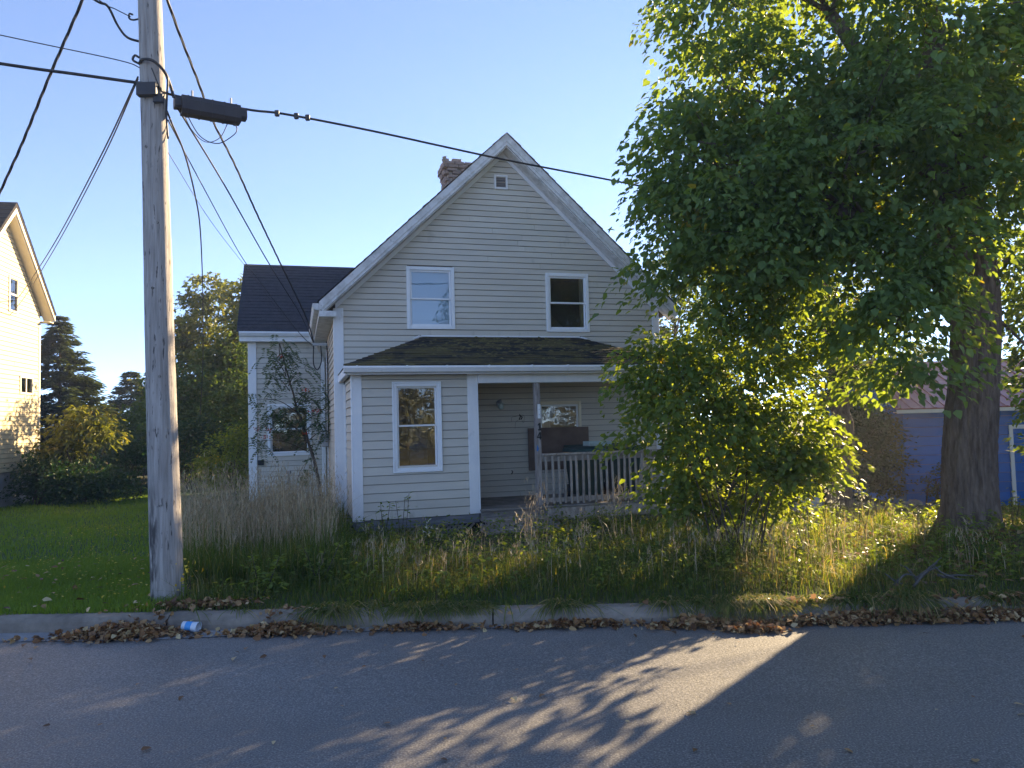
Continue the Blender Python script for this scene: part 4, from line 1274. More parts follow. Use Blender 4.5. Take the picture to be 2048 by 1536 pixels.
# splice case with its clamps
A, B = Vector((-3.084, 6.85, 4.666)), Vector((-2.536, 7.2, 4.673))
ex = (B - A).normalized()
case = tag(empty("splice_case", A), "black ribbed cable splice case hanging on the line by the pole", "splice case")
case.rotation_euler = ex.to_track_quat('X', 'Z').to_euler()
Lc = (B - A).length
prof = [(-.055, .075), (.055, .075), (.075, .03), (.075, -.06), (.05, -.095), (-.05, -.095), (-.075, -.06), (-.075, .03)]
MB().prism(prof, .06, Lc - .06, 'yz').build("body", "boxgrey", case)
MB().prism([(y * .7, z * .62 + .01) for y, z in prof], 0, .06, 'yz').build("end_cap", "boxgrey", case)
MB().prism([(y * .7, z * .62 + .01) for y, z in prof], Lc - .06, Lc, 'yz').build("end_cap", "boxgrey", case)
for k in range(5):
    x = .11 + k * (Lc - .22) / 4
    MB().prism([(y * 1.06, z * 1.05) for y, z in prof], x, x + .015, 'yz').build("rib", "boxgrey", case)
for x in (.16, Lc - .14):
    MB().tube([(x, 0, .07), (x, 0, .15)], .012, 6).build("hanger", "metal", case)
for (t, nm) in ((0.0, 0), (.1, 1), (.16, 2)):
    p = Vector((-2.30, 7.42, 4.785)).lerp(Vector((-1.9, 7.72, 4.83)), t * 4)
    c_ = tag(MB().box(-.022, .022, -.018, .018, -.03, .03, .006).build("lashing_clamp", "boxgrey"), ["cable clamp nearest the splice case on the thick cable", "middle cable clamp on the thick cable right of the splice case", "cable clamp farthest from the splice case on the thick cable"][nm], "clamp", "clamps on the thick cable")
    c_.location = p


# ------------------------------------------------------------------ vegetation
def unit(v):
    return v / (np.linalg.norm(v, axis=1, keepdims=True) + 1e-9)


def lobe_points(lobe, n, shell=.55):
    c, r = np.array(lobe[:3]), np.array(lobe[3:6])
    d = unit(RNG.normal(0, 1, (n, 3)))
    rad = shell + (1 - shell) * RNG.random(n) ** .6
    # uneven outline
    wob = 1 + .16 * np.sin(d[:, 0] * 5 + c[0] * 3) * np.cos(d[:, 2] * 6 + c[1]) + .1 * np.sin(d[:, 1] * 9 + c[2])
    return c + d * (rad * wob)[:, None] * r, d


def crown(name, parent, lobes, clumps, per, size, rc, mat, droop=.35, tonef=None, simple=False, shell=.5, upj=.5, width=1.0, flat=.6, spray=False):
    P, Dv, T = [], [], []
    vol = np.array([(l[3] * l[4] * l[5]) ** (2 / 3) for l in lobes])
    cnt = np.maximum(4, (clumps * vol / vol.sum())).astype(int)
    for l, c in zip(lobes, cnt):
        cp, cd = lobe_points(l, c, shell)
        tw = RNG.normal(0, 1, (c, 3)) * np.array([1, 1, .4])
        ax = unit(cd * np.array([1, 1, .35]) + .45 * tw)
        k = per
        t = RNG.random((c, k))
        if spray:
            an = RNG.uniform(0, 2 * np.pi, (c, k))
            rr = rc * np.sqrt(t) * RNG.uniform(.7, 1.35, c)[:, None]
            rad = np.stack([np.cos(an), np.sin(an), np.zeros((c, k))], 2)
            tilt = unit(cd * np.array([1, 1, 0]) + 1e-6)
            pos = cp[:, None, :] + rad * rr[..., None] * np.array([1, 1, 1])
            # each spray is a drooping umbrella tilted outwards
            pos[..., 2] += -.9 * rr ** 2 / rc - .38 * (rad * tilt[:, None, :]).sum(2) * rr + RNG.normal(0, .035, (c, k))
            dd = rad * .55 + tilt[:, None, :] * .45 + RNG.normal(0, .38, (c, k, 3))
            dd[..., 2] -= droop * (.5 + t)
        else:
            pos = cp[:, None, :] + ax[:, None, :] * (t[..., None] - .4) * rc * 1.6 + RNG.normal(0, 1, (c, k, 3)) * rc * np.array([.34, .34, .34 * flat])
            pos[..., 2] -= (t ** 2) * rc * droop * 1.2
            dd = ax[:, None, :] * .7 + RNG.normal(0, .75, (c, k, 3)) * np.array([1, 1, .55])
            dd[..., 2] -= droop
        tone = np.clip(RNG.normal(.42, .10, c)[:, None] + RNG.normal(0, .14, (c, k)), 0, .93)
        yl = RNG.random((c, k)) < .006
        ycl = (RNG.random(c) < .012)[:, None] & (RNG.random((c, k)) < .7)
        tone[yl | ycl] = RNG.uniform(.92, 1.0, (yl | ycl).sum())
        P.append(pos.reshape(-1, 3)); Dv.append(dd.reshape(-1, 3)); T.append(tone.ravel())
    P, Dv, T = np.concatenate(P), np.concatenate(Dv), np.concatenate(T)
    if tonef is not None:
        T = np.clip(T + tonef(P), 0, 1)
    s = size * RNG.uniform(.55, 1.35, len(P))
    return leaves(name, P, Dv, s, T, mat, parent, simple, upj, width)


def limb(parent, pts, r0, r1, mat="bark", n=8, name="branch"):
    p = smooth_path(pts, 6)
    m = len(p)
    rad = [r0 + (r1 - r0) * (k / (m - 1)) ** .8 for k in range(m)]
    p = [q + Vector((random.gauss(0, r0 * .10), random.gauss(0, r0 * .10), 0)) for q in p]
    return MB().tube(p, rad, n).build(name, mat, parent, True)


def limbs_to(parent, root_pts, lobes, r, mat="bark", twigs=3, name="branch"):
    for l in lobes:
        c = Vector(l[:3])
        s = min(root_pts, key=lambda q: (Vector(q) - c).length - .4 * (c.z - q[2]))
        s = Vector(s)
        mid = s.lerp(c, .5) + Vector((random.uniform(-.2, .2), random.uniform(-.2, .2), .12 * (c - s).length))
        limb(parent, [s, mid, c], r * (.6 + .1 * (c - s).length), r * .25, mat, 7, name)
        for _ in range(twigs):
            e = c + Vector((random.uniform(-.8, .8) * l[3], random.uniform(-.8, .8) * l[4], random.uniform(-.7, .7) * l[5]))
            st = s.lerp(c, random.uniform(.55, 1))
            limb(parent, [st, st.lerp(e, .5) + Vector((0, 0, .08)), e], r * .28, r * .06, mat, 5, name)


# ---- the big linden on the right
big = tag(empty("linden_tree", (5.45, 9.05, 0)), "huge leafy tree with thick furrowed trunk at the right edge", "tree")
off = Vector((5.45, 9.05, 0))
tv, tf = [], []
NA, NZ = 110, 120
axis = smooth_path([(0.0, 0, -.1), (.02, 0, .5), (.05, 0, 1.2), (.15, 0, 2.2), (.20, .0, 3.2), (.12, .05, 4.4), (.02, .1, 5.6)], 20)
for k in range(len(axis)):
    p = axis[k]
    z = p.z
    r = .275 + .22 * math.exp(-max(z - .05, 0) / .16) - .012 * max(z - .5, 0)
    if z > 3.3: r -= .05 * (z - 3.3)
    for j in range(NA):
        a = 2 * math.pi * j / NA
        rr = r * (1 + .05 * math.sin(3 * a + z * .7) + (.10 * math.exp(-z / .4)) * math.sin(5 * a + 1))
        # buttress swelling on the left below 1.9 m
        dl = abs((a - math.pi - .35 + math.pi) % (2 * math.pi) - math.pi)
        rr += .09 * math.exp(-(dl / .6) ** 2) * (1 - float(sstep(1.55, 1.95, z)))
        # braided vertical furrows
        ph = a * 19 + 1.6 * math.sin(z * 4.1 + a * 3) + .9 * math.sin(z * 9.7 + a * 11)
        rr += .036 * (abs(math.sin(ph * .5)) ** .55 - .6) + .008 * math.sin(ph * 2.3 + z * 21)
        tv.append((p.x + rr * math.cos(a), p.y + rr * math.sin(a), z))
for k in range(len(axis) - 1):
    for j in range(NA):
        a, b = k * NA + j, k * NA + (j + 1) % NA
        tf.append((a, b, b + NA, a + NA))
poly("trunk", tv, tf, "bark", big, True)
BL = [(3.0, 8.6, 6.95, 1.25, 1.4, .62), (3.35, 8.8, 5.4, 1.45, 1.5, .80), (2.55, 8.45, 4.35, 1.15, 1.3, .75), (2.35, 8.35, 3.5, 1.05, 1.1, .62),
      (3.7, 7.9, 4.4, 1.2, 1.3, 1.0), (3.65, 8.0, 3.15, 1.1, 1.1, .72), (3.85, 7.5, 2.45, .72, .75, .62), (4.9, 7.9, 4.4, 1.25, 1.4, 1.0),
      (5.2, 8.2, 6.1, 1.6, 1.7, 1.1), (4.2, 8.2, 7.6, 1.8, 1.8, 1.0), (6.7, 8.6, 5.3, 1.5, 1.6, 1.2), (6.9, 9.3, 3.5, 1.1, 1.2, .75),
      (5.4, 10.9, 5.6, 2.0, 1.8, 1.4), (3.8, 10.5, 5.0, 1.6, 1.5, 1.1), (5.2, 9.2, 9.0, 2.4, 2.4, 1.5), (7.6, 10.4, 6.6, 1.8, 1.8, 1.4), (6.45, 8.85, 1.95, .42, .45, .5), (4.25, 7.7, 3.35, .6, .8, .5), (4.0, 7.4, 2.75, .6, .6, .5), (2.15, 8.35, 3.95, .85, 1.0, .6), (3.1, 8.0, 3.7, .9, 1.0, .8), (2.2, 8.4, 4.75, .8, .9, .6), (2.45, 8.5, 5.5, .75, .9, .5), (2.5, 8.5, 6.4, .6, .8, .4), (4.1, 7.9, 5.4, 1.2, 1.2, .9)]
BLL = [(l[0] - off.x, l[1] - off.y, l[2], *l[3:]) for l in BL]
limb(big, [(-.02, .0, 3.4), (-.25, -.15, 4.2), (-.9, -.4, 5.2), (-1.6, -.5, 6.3)], .2, .07, name="limb")
limb(big, [(.02, .0, 3.6), (.35, .15, 4.6), (.9, .3, 5.6), (1.6, .7, 6.8)], .2, .06, name="limb")
limb(big, [(-.02, .1, 5.4), (-.1, .1, 6.6), (-.2, .1, 8.6)], .2, .06, name="limb")
limb(big, [(-.1, -.05, 2.9), (-.7, -.5, 3.4), (-1.5, -.9, 3.7), (-2.7, -.8, 4.0)], .13, .04, name="limb")
limb(big, [(-.15, -.1, 3.0), (-.6, -.8, 3.2), (-1.2, -1.3, 2.9)], .08, .025, name="limb")
rootp = [(-.25, -.15, 4.2), (-.9, -.4, 5.2), (-1.6, -.5, 6.3), (.35, .15, 4.6), (.9, .3, 5.6), (1.6, .7, 6.8), (-.1, .1, 6.6), (-.2, .1, 8.2), (-1.5, -.9, 3.7), (-.7, -.5, 3.4), (-.9, -1.1, 3.1), (.15, 0, 3.0), (.05, .05, 4.4)]
limbs_to(big, rootp, BLL, .045)
crown("crown", big, BLL, 1750, 60, .085, .30, "leaf_linden", droop=.6, shell=.45, upj=.3, spray=True)

# ---- second, slimmer tree behind the shrub
t2 = tag(empty("slim_tree", (5.6, 13.0, -.15)), "slim dark trunked tree between shrub and blue shed", "tree")
limb(t2, [(0, 0, -.2), (.02, 0, .6), (.1, 0, 1.6), (.02, .1, 3), (-.2, .1, 5)], .25, .09, name="trunk", n=14)
L2 = [(-1.1, .5, 5.4, 1.1, 1.1, .8), (-.9, .6, 4.3, 1.0, 1.0, .7), (-.4, .3, 6.3, .9, .9, .7), (.1, -.2, 2.5, .5, .4, .3)]
limbs_to(t2, [(.02, .1, 3), (-.1, .1, 4.2), (.06, .05, 2.2)], L2, .05)
crown("crown", t2, L2, 260, 34, .11, .34, "leaf_green", droop=.4)


# ---- generic broad tree
def broad(name, label, loc, lobes, clumps, per, size, mat, trunk_r, cat="tree", group=None, rc=.36, h=None, simple=True, droop=.35, shell=.45, rb=.04, width=1.0, tonef=None):
    t = tag(empty(name, loc), label, cat, group)
    zc = sum(l[2] for l in lobes) / len(lobes)
    limb(t, [(0, 0, -.3), (.04, 0, zc * .35), (-.05, .05, zc * .7), (0, 0, zc * 1.1)], trunk_r, trunk_r * .3, name="trunk", n=9)
    limbs_to(t, [(.0, 0, zc * .5), (-.05, .05, zc * .7), (0, 0, zc)], lobes, rb, twigs=2)
    crown("crown", t, lobes, clumps, per, size, rc, mat, droop, simple=simple, shell=shell, width=width, tonef=tonef)
    return t


def shrub(name, label, loc, lobes, clumps, per, size, mat, stems=8, rc=.25, group=None, simple=True, droop=.2, cat="shrub", shell=.4, r0=.018, width=1.0, tonef=None, spray=False):
    t = tag(empty(name, loc), label, cat, group)
    for k in range(stems):
        l = random.choice(lobes)
        e = Vector((l[0] + random.uniform(-.6, .6) * l[3], l[1] + random.uniform(-.6, .6) * l[4], l[2] + random.uniform(-.2, .7) * l[5]))
        b = Vector((random.uniform(-.35, .35), random.uniform(-.25, .25), -.1))
        limb(t, [b, b.lerp(e, .45) + Vector((random.uniform(-.1, .1), random.uniform(-.1, .1), .25)), e], r0, r0 * .3, "twig", 5, "stem")
    crown("foliage", t, lobes, clumps, per, size, rc, mat, droop, simple=simple, shell=shell, width=width, tonef=tonef, spray=spray)
    return t


# ---- backlit shrub in front of the porch
bush = shrub("lilac_shrub", "tall backlit yellow green shrub hiding the right half of the porch", (2.35, 8.3, .02),
             [(-.30, 0, 1.50, .95, .8, .70), (.15, .05, 2.15, .95, .8, .65), (.35, .0, 2.85, .55, .5, .42), (-.75, .05, 2.15, .50, .5, .5), (.62, -.1, 1.35, .55, .5, .5), (.80, -.1, 1.05, .40, .35, .32), (-.55, .25, .85, .5, .4, .3), (.50, .25, .72, .4, .3, .25), (-.15, .3, .6, .4, .3, .22), (.95, .0, 1.25, .3, .3, .25)],
             520, 34, .072, "leaf_bush", stems=22, rc=.20, simple=False, droop=.4, shell=.3, r0=.012, spray=True)

# ---- rowan with red berries before the wing
row = tag(empty("rowan_tree", (-3.75, 14.75, 0)), "thin leaning rowan with red berries before the side wing", "tree")
limb(row, [(0, 0, -.1), (-.12, .05, .7), (-.35, .1, 1.5), (-.60, .12, 2.3), (-.85, .1, 3.3)], .045, .012, "twig", 7, "trunk")
RP, RD, RT = [], [], []
rspots = [(-.35, .1, 1.6), (-.55, .1, 2.2), (-.75, .1, 2.9), (-.85, .05, 3.3), (-.2, .0, 2.3), (.05, -.1, 2.25), (.15, -.1, 1.9), (-.95, 0, 2.6), (-1.15, 0, 2.2), (-1.2, 0, 1.8), (-.9, -.1, 1.75), (-.05, -.1, 1.7), (.2, -.1, 1.55), (-1.2, .0, 1.4), (-.6, -.1, 1.9), (-.7, 0, 3.1), (-1.0, 0, 3.0), (-.45, .1, 2.7)]
for c in rspots:
    c = np.array(c)
    if c[2] > 1.2:
        limb(row, [(-.35 - .28 * (c[2] - 1.5), .1, c[2] - .25), tuple((c + np.array([-.35 - .28 * (c[2] - 1.5), .1, c[2] - .25])) / 2 + [0, 0, .08]), tuple(c)], .012, .004, "twig", 5)
    for k in range(11):
        a = random.uniform(0, 6.283)
        d = np.array([math.cos(a), math.sin(a) * .8, random.uniform(-.35, .25)])
        L = random.uniform(.16, .34)
        b0 = c + np.array([random.gauss(0, .13), random.gauss(0, .10), random.gauss(0, .13)])
        side = np.cross(d, [0, 0, 1]); side /= np.linalg.norm(side)
        for q in range(7):
            t = .25 + q * .11
            pp = b0 + d * L * t + np.array([0, 0, -.26 * t * t])
            for sg in (-1, 1):
                RP.append(pp); RD.append(side * sg + d * .5 + np.array([0, 0, -.25])); RT.append(random.random())
leaves("crown", np.array(RP), np.array(RD), RNG.uniform(.07, .11, len(RP)), np.array(RT), "rowan", row, True, .25, .7)
for c in [(-.78, -.05, 3.02), (-.30, -.12, 2.35), (-.15, -.15, 1.95), (-.02, -.15, 1.93), (-1.25, -.05, 1.62), (-.32, -.1, 1.5), (-1.02, -.1, 1.60), (-1.1, -.05, 1.45)]:
    mb = MB()
    for k in range(14):
        p = Vector(c) + Vector((random.gauss(0, .035), random.gauss(0, .03), random.gauss(0, .018)))
        s = .013
        mb.add([p + Vector(q) * s for q in ((1, 0, 0), (-1, 0, 0), (0, 1, 0), (0, -1, 0), (0, 0, 1), (0, 0, -1))],
               [(0, 2, 4), (2, 1, 4), (1, 3, 4), (3, 0, 4), (2, 0, 5), (1, 2, 5), (3, 1, 5), (0, 3, 5)])
    bc = mb.build("berry_cluster", "berry", row, True)
    bc["kind"] = "stuff"
# vine creeping up by the rowan
shrub("climbing_vine", "thin trailing vine hanging beside the rowan trunk", (-4.15, 15.0, .1), [(.1, 0, .95, .08, .08, .35), (0, 0, .55, .1, .1, .2)], 26, 8, .075, "rowan", stems=3, rc=.06, cat="vine", r0=.008)


# ---- spruces
def spruce(loc, h, r, label):
    t = tag(empty("spruce_tree", loc), label, "tree", "spruces behind the lawn")
    limb(t, [(0, 0, -.2), (.02, 0, h * .5), (0, 0, h)], .13, .01, "bark", 8, "trunk")
    P, Dv, S, T = [], [], [], []
    z = .25
    while z < h:
        f = 1 - z / h
        nb = int(8 + 11 * f)
        R_ = r * f ** .85 + .08
        for k in range(nb):
            a = random.uniform(0, 6.283)
            rr = R_ * random.uniform(.72, 1.15)
            dirv = np.array([math.cos(a), math.sin(a), 0])
            m = int(24 + 60 * rr)
            tt = np.sqrt(RNG.random(m))
            pos = np.array([0, 0, z]) + dirv * (tt * rr)[:, None]
            pos[:, 2] += -.28 * rr * tt + .22 * rr * tt ** 3
            pos += RNG.normal(0, 1, (m, 3)) * (np.array([.06, .06, .03]) + .05 * f)
            side = np.array([-dirv[1], dirv[0], 0])
            dd = dirv * .8 + side * RNG.normal(0, .8, m)[:, None] + np.array([0, 0, -.12])
            P.append(pos); Dv.append(dd); S.append(RNG.uniform(.14, .3, m)); T.append(np.clip(RNG.normal(.4, .2, m), 0, 1))
        z += random.uniform(.11, .19) * (1 + .4 * f)
    leaves("crown", np.concatenate(P), np.concatenate(Dv), np.concatenate(S), np.concatenate(T), "needle", t, True, .3, .42)
    return t


spruce((-15.9, 26.3, 0), 5.75, 2.2, "pointed spruce beside the cream house")
spruce((-14.2, 30.5, 0), 4.9, 2.0, "dark spruce half hidden behind the utility pole")
spruce((-16.8, 33, 0), 4.3, 2.2, "low dark spruce farthest back behind the lawn")

# ---- back trees and shrubs on the left
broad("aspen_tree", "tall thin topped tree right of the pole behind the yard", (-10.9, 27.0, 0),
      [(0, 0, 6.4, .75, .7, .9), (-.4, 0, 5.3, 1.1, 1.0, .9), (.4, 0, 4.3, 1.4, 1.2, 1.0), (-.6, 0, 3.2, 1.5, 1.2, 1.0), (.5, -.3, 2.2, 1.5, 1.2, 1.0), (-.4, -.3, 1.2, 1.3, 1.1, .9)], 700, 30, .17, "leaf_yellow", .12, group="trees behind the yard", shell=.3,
      tonef=lambda P: -.12 * sstep(5.2, 3.2, P[:, 2]))  # lower leaves toned darker to stand for shade below the sunlit top
broad("maple_tree", "tree with sunlit top toned yellow touching the dark wing roof", (-8.75, 25.0, 0),
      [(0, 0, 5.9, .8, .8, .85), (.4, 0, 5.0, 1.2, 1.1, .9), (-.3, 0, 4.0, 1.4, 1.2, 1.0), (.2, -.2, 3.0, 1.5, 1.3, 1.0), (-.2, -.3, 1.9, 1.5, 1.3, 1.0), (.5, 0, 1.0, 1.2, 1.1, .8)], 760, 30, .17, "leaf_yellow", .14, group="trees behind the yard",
      tonef=lambda P: -.12 * sstep(5.2, 3.6, P[:, 2]))  # sunlit top and shaded base put into the leaf tone
broad("alder_tree", "dark green round tree low behind the yard", (-10.2, 23.0, 0), [(0, 0, 2.6, 1.4, 1.1, 1.0), (-.7, 0, 1.7, 1.2, 1.0, .9), (.8, -.2, 1.6, 1.2, 1.0, .9)], 260, 30, .13, "leaf_green", .10, group="trees behind the yard")
shrub("sumac_shrub", "yellow green sumac sprouting above the dark hedge", (-10.2, 17.9, 0), [(-.35, 0, 1.75, .55, .5, .35), (.1, 0, 2.05, .42, .4, .30), (.4, 0, 1.6, .4, .4, .25), (-.5, -.1, 1.2, .5, .5, .35)], 90, 26, .15, "leaf_yellow", stems=10, rc=.26, droop=.5, width=.7)
HEDGE = [((-10.6, 17.1, 0), "dark shrub against the stucco foundation", [(0, 0, .45, .65, .5, .45), (-.2, 0, .8, .5, .4, .4)]),
         ((-9.7, 17.3, 0), "dark reddish shrub right of the foundation", [(0, 0, .5, .7, .5, .45), (.4, 0, .35, .5, .4, .35)]),
         ((-9.9, 19.4, 0), "dark shrub under the yellow sumac", [(0, 0, .8, .9, .7, .7), (.3, 0, 1.3, .7, .6, .45)]),
         ((-9.1, 21.2, 0), "tall tangled dark shrub left of the pole", [(0, 0, 1.0, 1.1, .8, .9), (.5, 0, 1.5, .8, .7, .55)]),
         ((-12.2, 23.0, 0), "dark shrub thicket below the pointed spruce", [(0, 0, 1.0, 1.6, .9, .9), (1.0, 0, 1.3, 1.0, .8, .7)]),
         ((-7.6, 21.5, 0), "dark shrub right behind the pole", [(0, 0, .9, 1.0, .8, .8), (-.4, 0, 1.5, .8, .7, .5)])]
for (loc, lab, lob) in HEDGE:
    shrub("dark_shrub", lab, loc, lob, 150, 28, .085, "leaf_dark", stems=8, rc=.26, group="dark shrubs along the lawn")
shrub("hedge_shrub", "rounded green shrub left of the side wing", (-6.55, 17.6, 0), [(0, 0, .9, .75, .6, .75), (.35, .1, 1.35, .6, .5, .45), (-.4, 0, .6, .5, .5, .5)], 230, 30, .07, "leaf_bush", stems=10, rc=.24)
broad("cherry_tree", "green tree filling the gap between pole and side wing", (-7.4, 22.5, 0), [(0, 0, 3.4, 1.1, 1.0, 1.2), (.5, 0, 2.3, 1.1, 1.0, 1.0), (-.5, 0, 2.4, 1.1, 1.0, 1.0), (0, 0, 1.3, 1.2, 1.0, .8)], 330, 30, .12, "leaf_green", .1, group="trees behind the yard")

# ---- right side: back trees and shrubs
broad("ash_tree", "leafy tree between beige house and blue shed", (8.0, 18.3, -.2), [(0, 0, 5.0, 1.8, 1.5, 1.3), (-1.0, 0, 3.8, 1.4, 1.3, 1.0), (1.0, 0, 3.6, 1.3, 1.3, 1.0), (0, 0, 6.4, 1.2, 1.2, .9), (-.3, -.4, 2.6, 1.3, 1.0, .8)], 420, 30, .14, "leaf_green", .16, group="trees between the houses")
broad("ash_tree", "farther leafy tree behind the beige house on the right", (5.2, 23.5, -.2), [(0, 0, 4.6, 1.9, 1.6, 1.3), (-.9, 0, 3.4, 1.5, 1.3, 1.0), (1.1, 0, 3.4, 1.4, 1.3, 1.0), (.1, 0, 6.2, 1.3, 1.3, 1.0)], 380, 30, .15, "leaf_green", .16, group="trees between the houses")
shrub("dark_shrub", "dark shrub filling the gap left of the blue shed", (6.7, 15.4, -.25), [(0, 0, 1.0, .85, .7, .95), (.3, 0, 1.7, .6, .6, .5), (-.5, 0, .7, .7, .6, .65), (.78, -.15, .85, .38, .45, .85), (.6, -.1, 1.7, .4, .4, .4)], 620, 28, .09, "leaf_dark", stems=8, rc=.26)
shrub("dark_shrub", "broad dark shrub behind the slim tree", (4.6, 17.0, -.2), [(0, 0, .9, 1.0, .7, .9), (.8, 0, 1.2, .8, .7, .9), (-.5, 0, 1.5, .7, .6, .6)], 300, 28, .1, "leaf_dark", stems=8, rc=.28)
shrub("dark_shrub", "dark shrub beside the right flank of the beige house", (3.75, 15.2, -.1), [(0, 0, .8, .6, .6, .8), (.5, .3, 1.3, .6, .6, .7)], 220, 28, .09, "leaf_dark", stems=8, rc=.26)
shrub("dark_shrub", "low wide dark shrub behind the tall backlit shrub", (5.3, 16.0, -.2), [(0, 0, .5, 1.0, .6, .6), (-.7, 0, .6, .7, .6, .6), (.6, 0, .8, .6, .5, .6)], 240, 28, .09, "leaf_dark", stems=6, rc=.26)
shrub("small_shrub", "small rounded green shrub against the blue shed wall", (8.25, 14.55, -.25), [(0, 0, .42, .28, .22, .42)], 60, 26, .05, "leaf_dark", stems=5, rc=.14)
broad("added_shade_tree", "low crowned leafy tree added out of view to shade the right of the road", (9.45, 10.35, -.1), [(0, 0, 3.6, 1.5, 1.6, 1.2), (-.6, 1.0, 2.4, .95, 1.0, 1.0), (-.5, .9, 1.2, .95, 1.0, .8), (-.4, 1.0, 3.6, .95, 1.0, .9), (.6, -.4, 2.2, 1.4, 1.2, 1.0), (-.2, .2, 1.1, 1.3, 1.2, .8), (.9, -.8, 1.1, 1.2, 1.0, .8), (.2, .1, 4.9, 1.2, 1.2, .8), (1.8, -1.1, 1.8, 1.2, 1.0, 1.2), (-.5, 1.0, 3.0, .9, 1.0, .8), (-.2, .5, 2.0, 1.0, 1.0, .9)], 1750, 34, .12, "leaf_green", .16, shell=.2)  # unseen tree, added and shaped to keep sun off the right of the road
# sunlit trees over the street, seen only in the window glass
ACROSS = [((27.0, -20, 0), 1.3, "autumn tree over the street mirrored in the porch window"), ((22.0, -22, 0), 1.2, "autumn tree over the street, second from the right"), ((32.0, -23, 0), 1.2, "autumn tree over the street, farthest right"), ((13.5, -23, 0), 1.0, "autumn tree over the street mirrored in the bay window"), ((8.5, -25, 0), 1.15, "largest autumn tree over the street"), ((3.0, -27, 0), .95, "autumn tree over the street directly behind the viewer")]
for (loc, k_, lab) in ACROSS:
    broad("street_tree", lab, loc,
          [(0, 0, 4.2 * k_, 2.2 * k_, 2.0 * k_, 1.6 * k_), (-1.2, 0, 2.6 * k_, 1.6, 1.5, 1.3), (1.2, 0, 2.6 * k_, 1.6, 1.5, 1.3), (0, 0, 5.7 * k_, 1.5 * k_, 1.5 * k_, 1.0 * k_), (0, 0, 1.2, 2.4, 1.6, 1.3)], 420, 26, .24, "leaf_autumn", .22, group="trees over the street", rc=.55)


# ------------------------------------------------------------------ grass
def in_house(x, y):
    """true inside the footprint of house, bay, deck or wing"""
    dx, dy = x - HC.x, y - HC.y
    u = dx * math.cos(TH) + dy * math.sin(TH)
    v = -dx * math.sin(TH) + dy * math.cos(TH)
    return ((u > -.05) & (u < 6.0) & (v > -.05)) | ((u > .1) & (u < 5.3) & (v > -1.85)) | ((u > -1.62) & (u < 0) & (v > 3.95)) | ((u > 1.9) & (u < 3.1) & (v > -2.45) & (v < 0))


def vnoise(x, y, s, seed=0):
    return (np.sin(x * s + 1.3 * seed) * np.sin(y * s * 1.13 + 2.1 * seed) + .6 * np.sin(x * s * 2.3 + y * s * 1.7 + seed) + .4 * np.sin(x * s * 4.1 - y * s * 3.3 + 2 * seed)) / 2


# lawn, mown
def lawn(n, x0, x1, y0, y1, hmin, hmax, wmin, wmax, name, label):
    x = RNG.uniform(x0, x1, n)
    y = RNG.uniform(y0, y1, n)
    y = y + (ky(x) - 6) * (y < 8)
    k = (y > ky(x) + .17) & ~in_house(x, y) & ((x - -3.17) ** 2 + (y - 6.81) ** 2 > .16 ** 2)
    k &= x < np.minimum(-.445 * y, -3.1) + .12 * np.sin(y * 2.1)
    x, y = x[k], y[k]
    h = RNG.uniform(hmin, hmax, len(x)) * (1 + .35 * vnoise(x, y, 1.7, 1))
    tone = np.clip(.45 + .28 * vnoise(x, y, 1.1, 2) + RNG.normal(0, .15, len(x)), 0, 1)
    o = blades(name, x, y, gz(x, y) - .005, h, RNG.uniform(wmin, wmax, len(x)), tone, "lawn", .5, .7)
    return tag(o, label, kind="stuff")


lawn(95000, -7.6, -2.6, 6.15, 9.6, .03, .075, .004, .008, "lawn_grass", "short mown green lawn near the pole")
lawn(80000, -15, -3.2, 9.6, 21.5, .04, .09, .008, .016, "lawn_grass", "short mown green lawn reaching back to the hedge")

# wild verge and yard
n = 105000
x = RNG.uniform(-5.8, 10.5, n)
y = RNG.uniform(6.1, 14.5, n)
y = np.where(RNG.random(n) < .55, 6.1 + (y - 6.1) * .42, y)
y = y + (ky(x) - 6)
k = (y > ky(x) + .17) & ~in_house(x, y) & ((x - 5.45) ** 2 + (y - 9.05) ** 2 > .42 ** 2)
k &= x > np.minimum(-.44 * y, -3.1) + .12 * np.sin(y * 2.1)
k &= ~((x > 3.6) & (y > 7.3) & (y < 9.3) & (RNG.random(n) < .6))
x, y = x[k], y[k]
d = y - ky(x)
lowedge = sstep(.2, .9, d)
h = (.08 + .10 * lowedge) * RNG.uniform(.5, 1.35, len(x)) * (1 + .45 * vnoise(x, y, 1.3, 3))
h *= 1 - .35 * sstep(2.6, 4.0, x)
h *= 1 - .7 * sstep(7.6, 8.8, y) * sstep(-1.4, -.9, x) * sstep(1.4, .8, x)
h *= np.where(RNG.random(len(x)) < .07, 1.9, 1)
tone = np.clip(.42 + .26 * vnoise(x, y, .9, 4) + .20 * lowedge - .08 + RNG.normal(0, .22, len(x)) + .18 * sstep(3.0, 5, x), 0, 1)
tag(blades("verge_grass", x, y, gz(x, y) - .01, h, RNG.uniform(.004, .010, len(x)), tone, "wild", .65, .9), "unmown green grass of the verge and yard", kind="stuff")

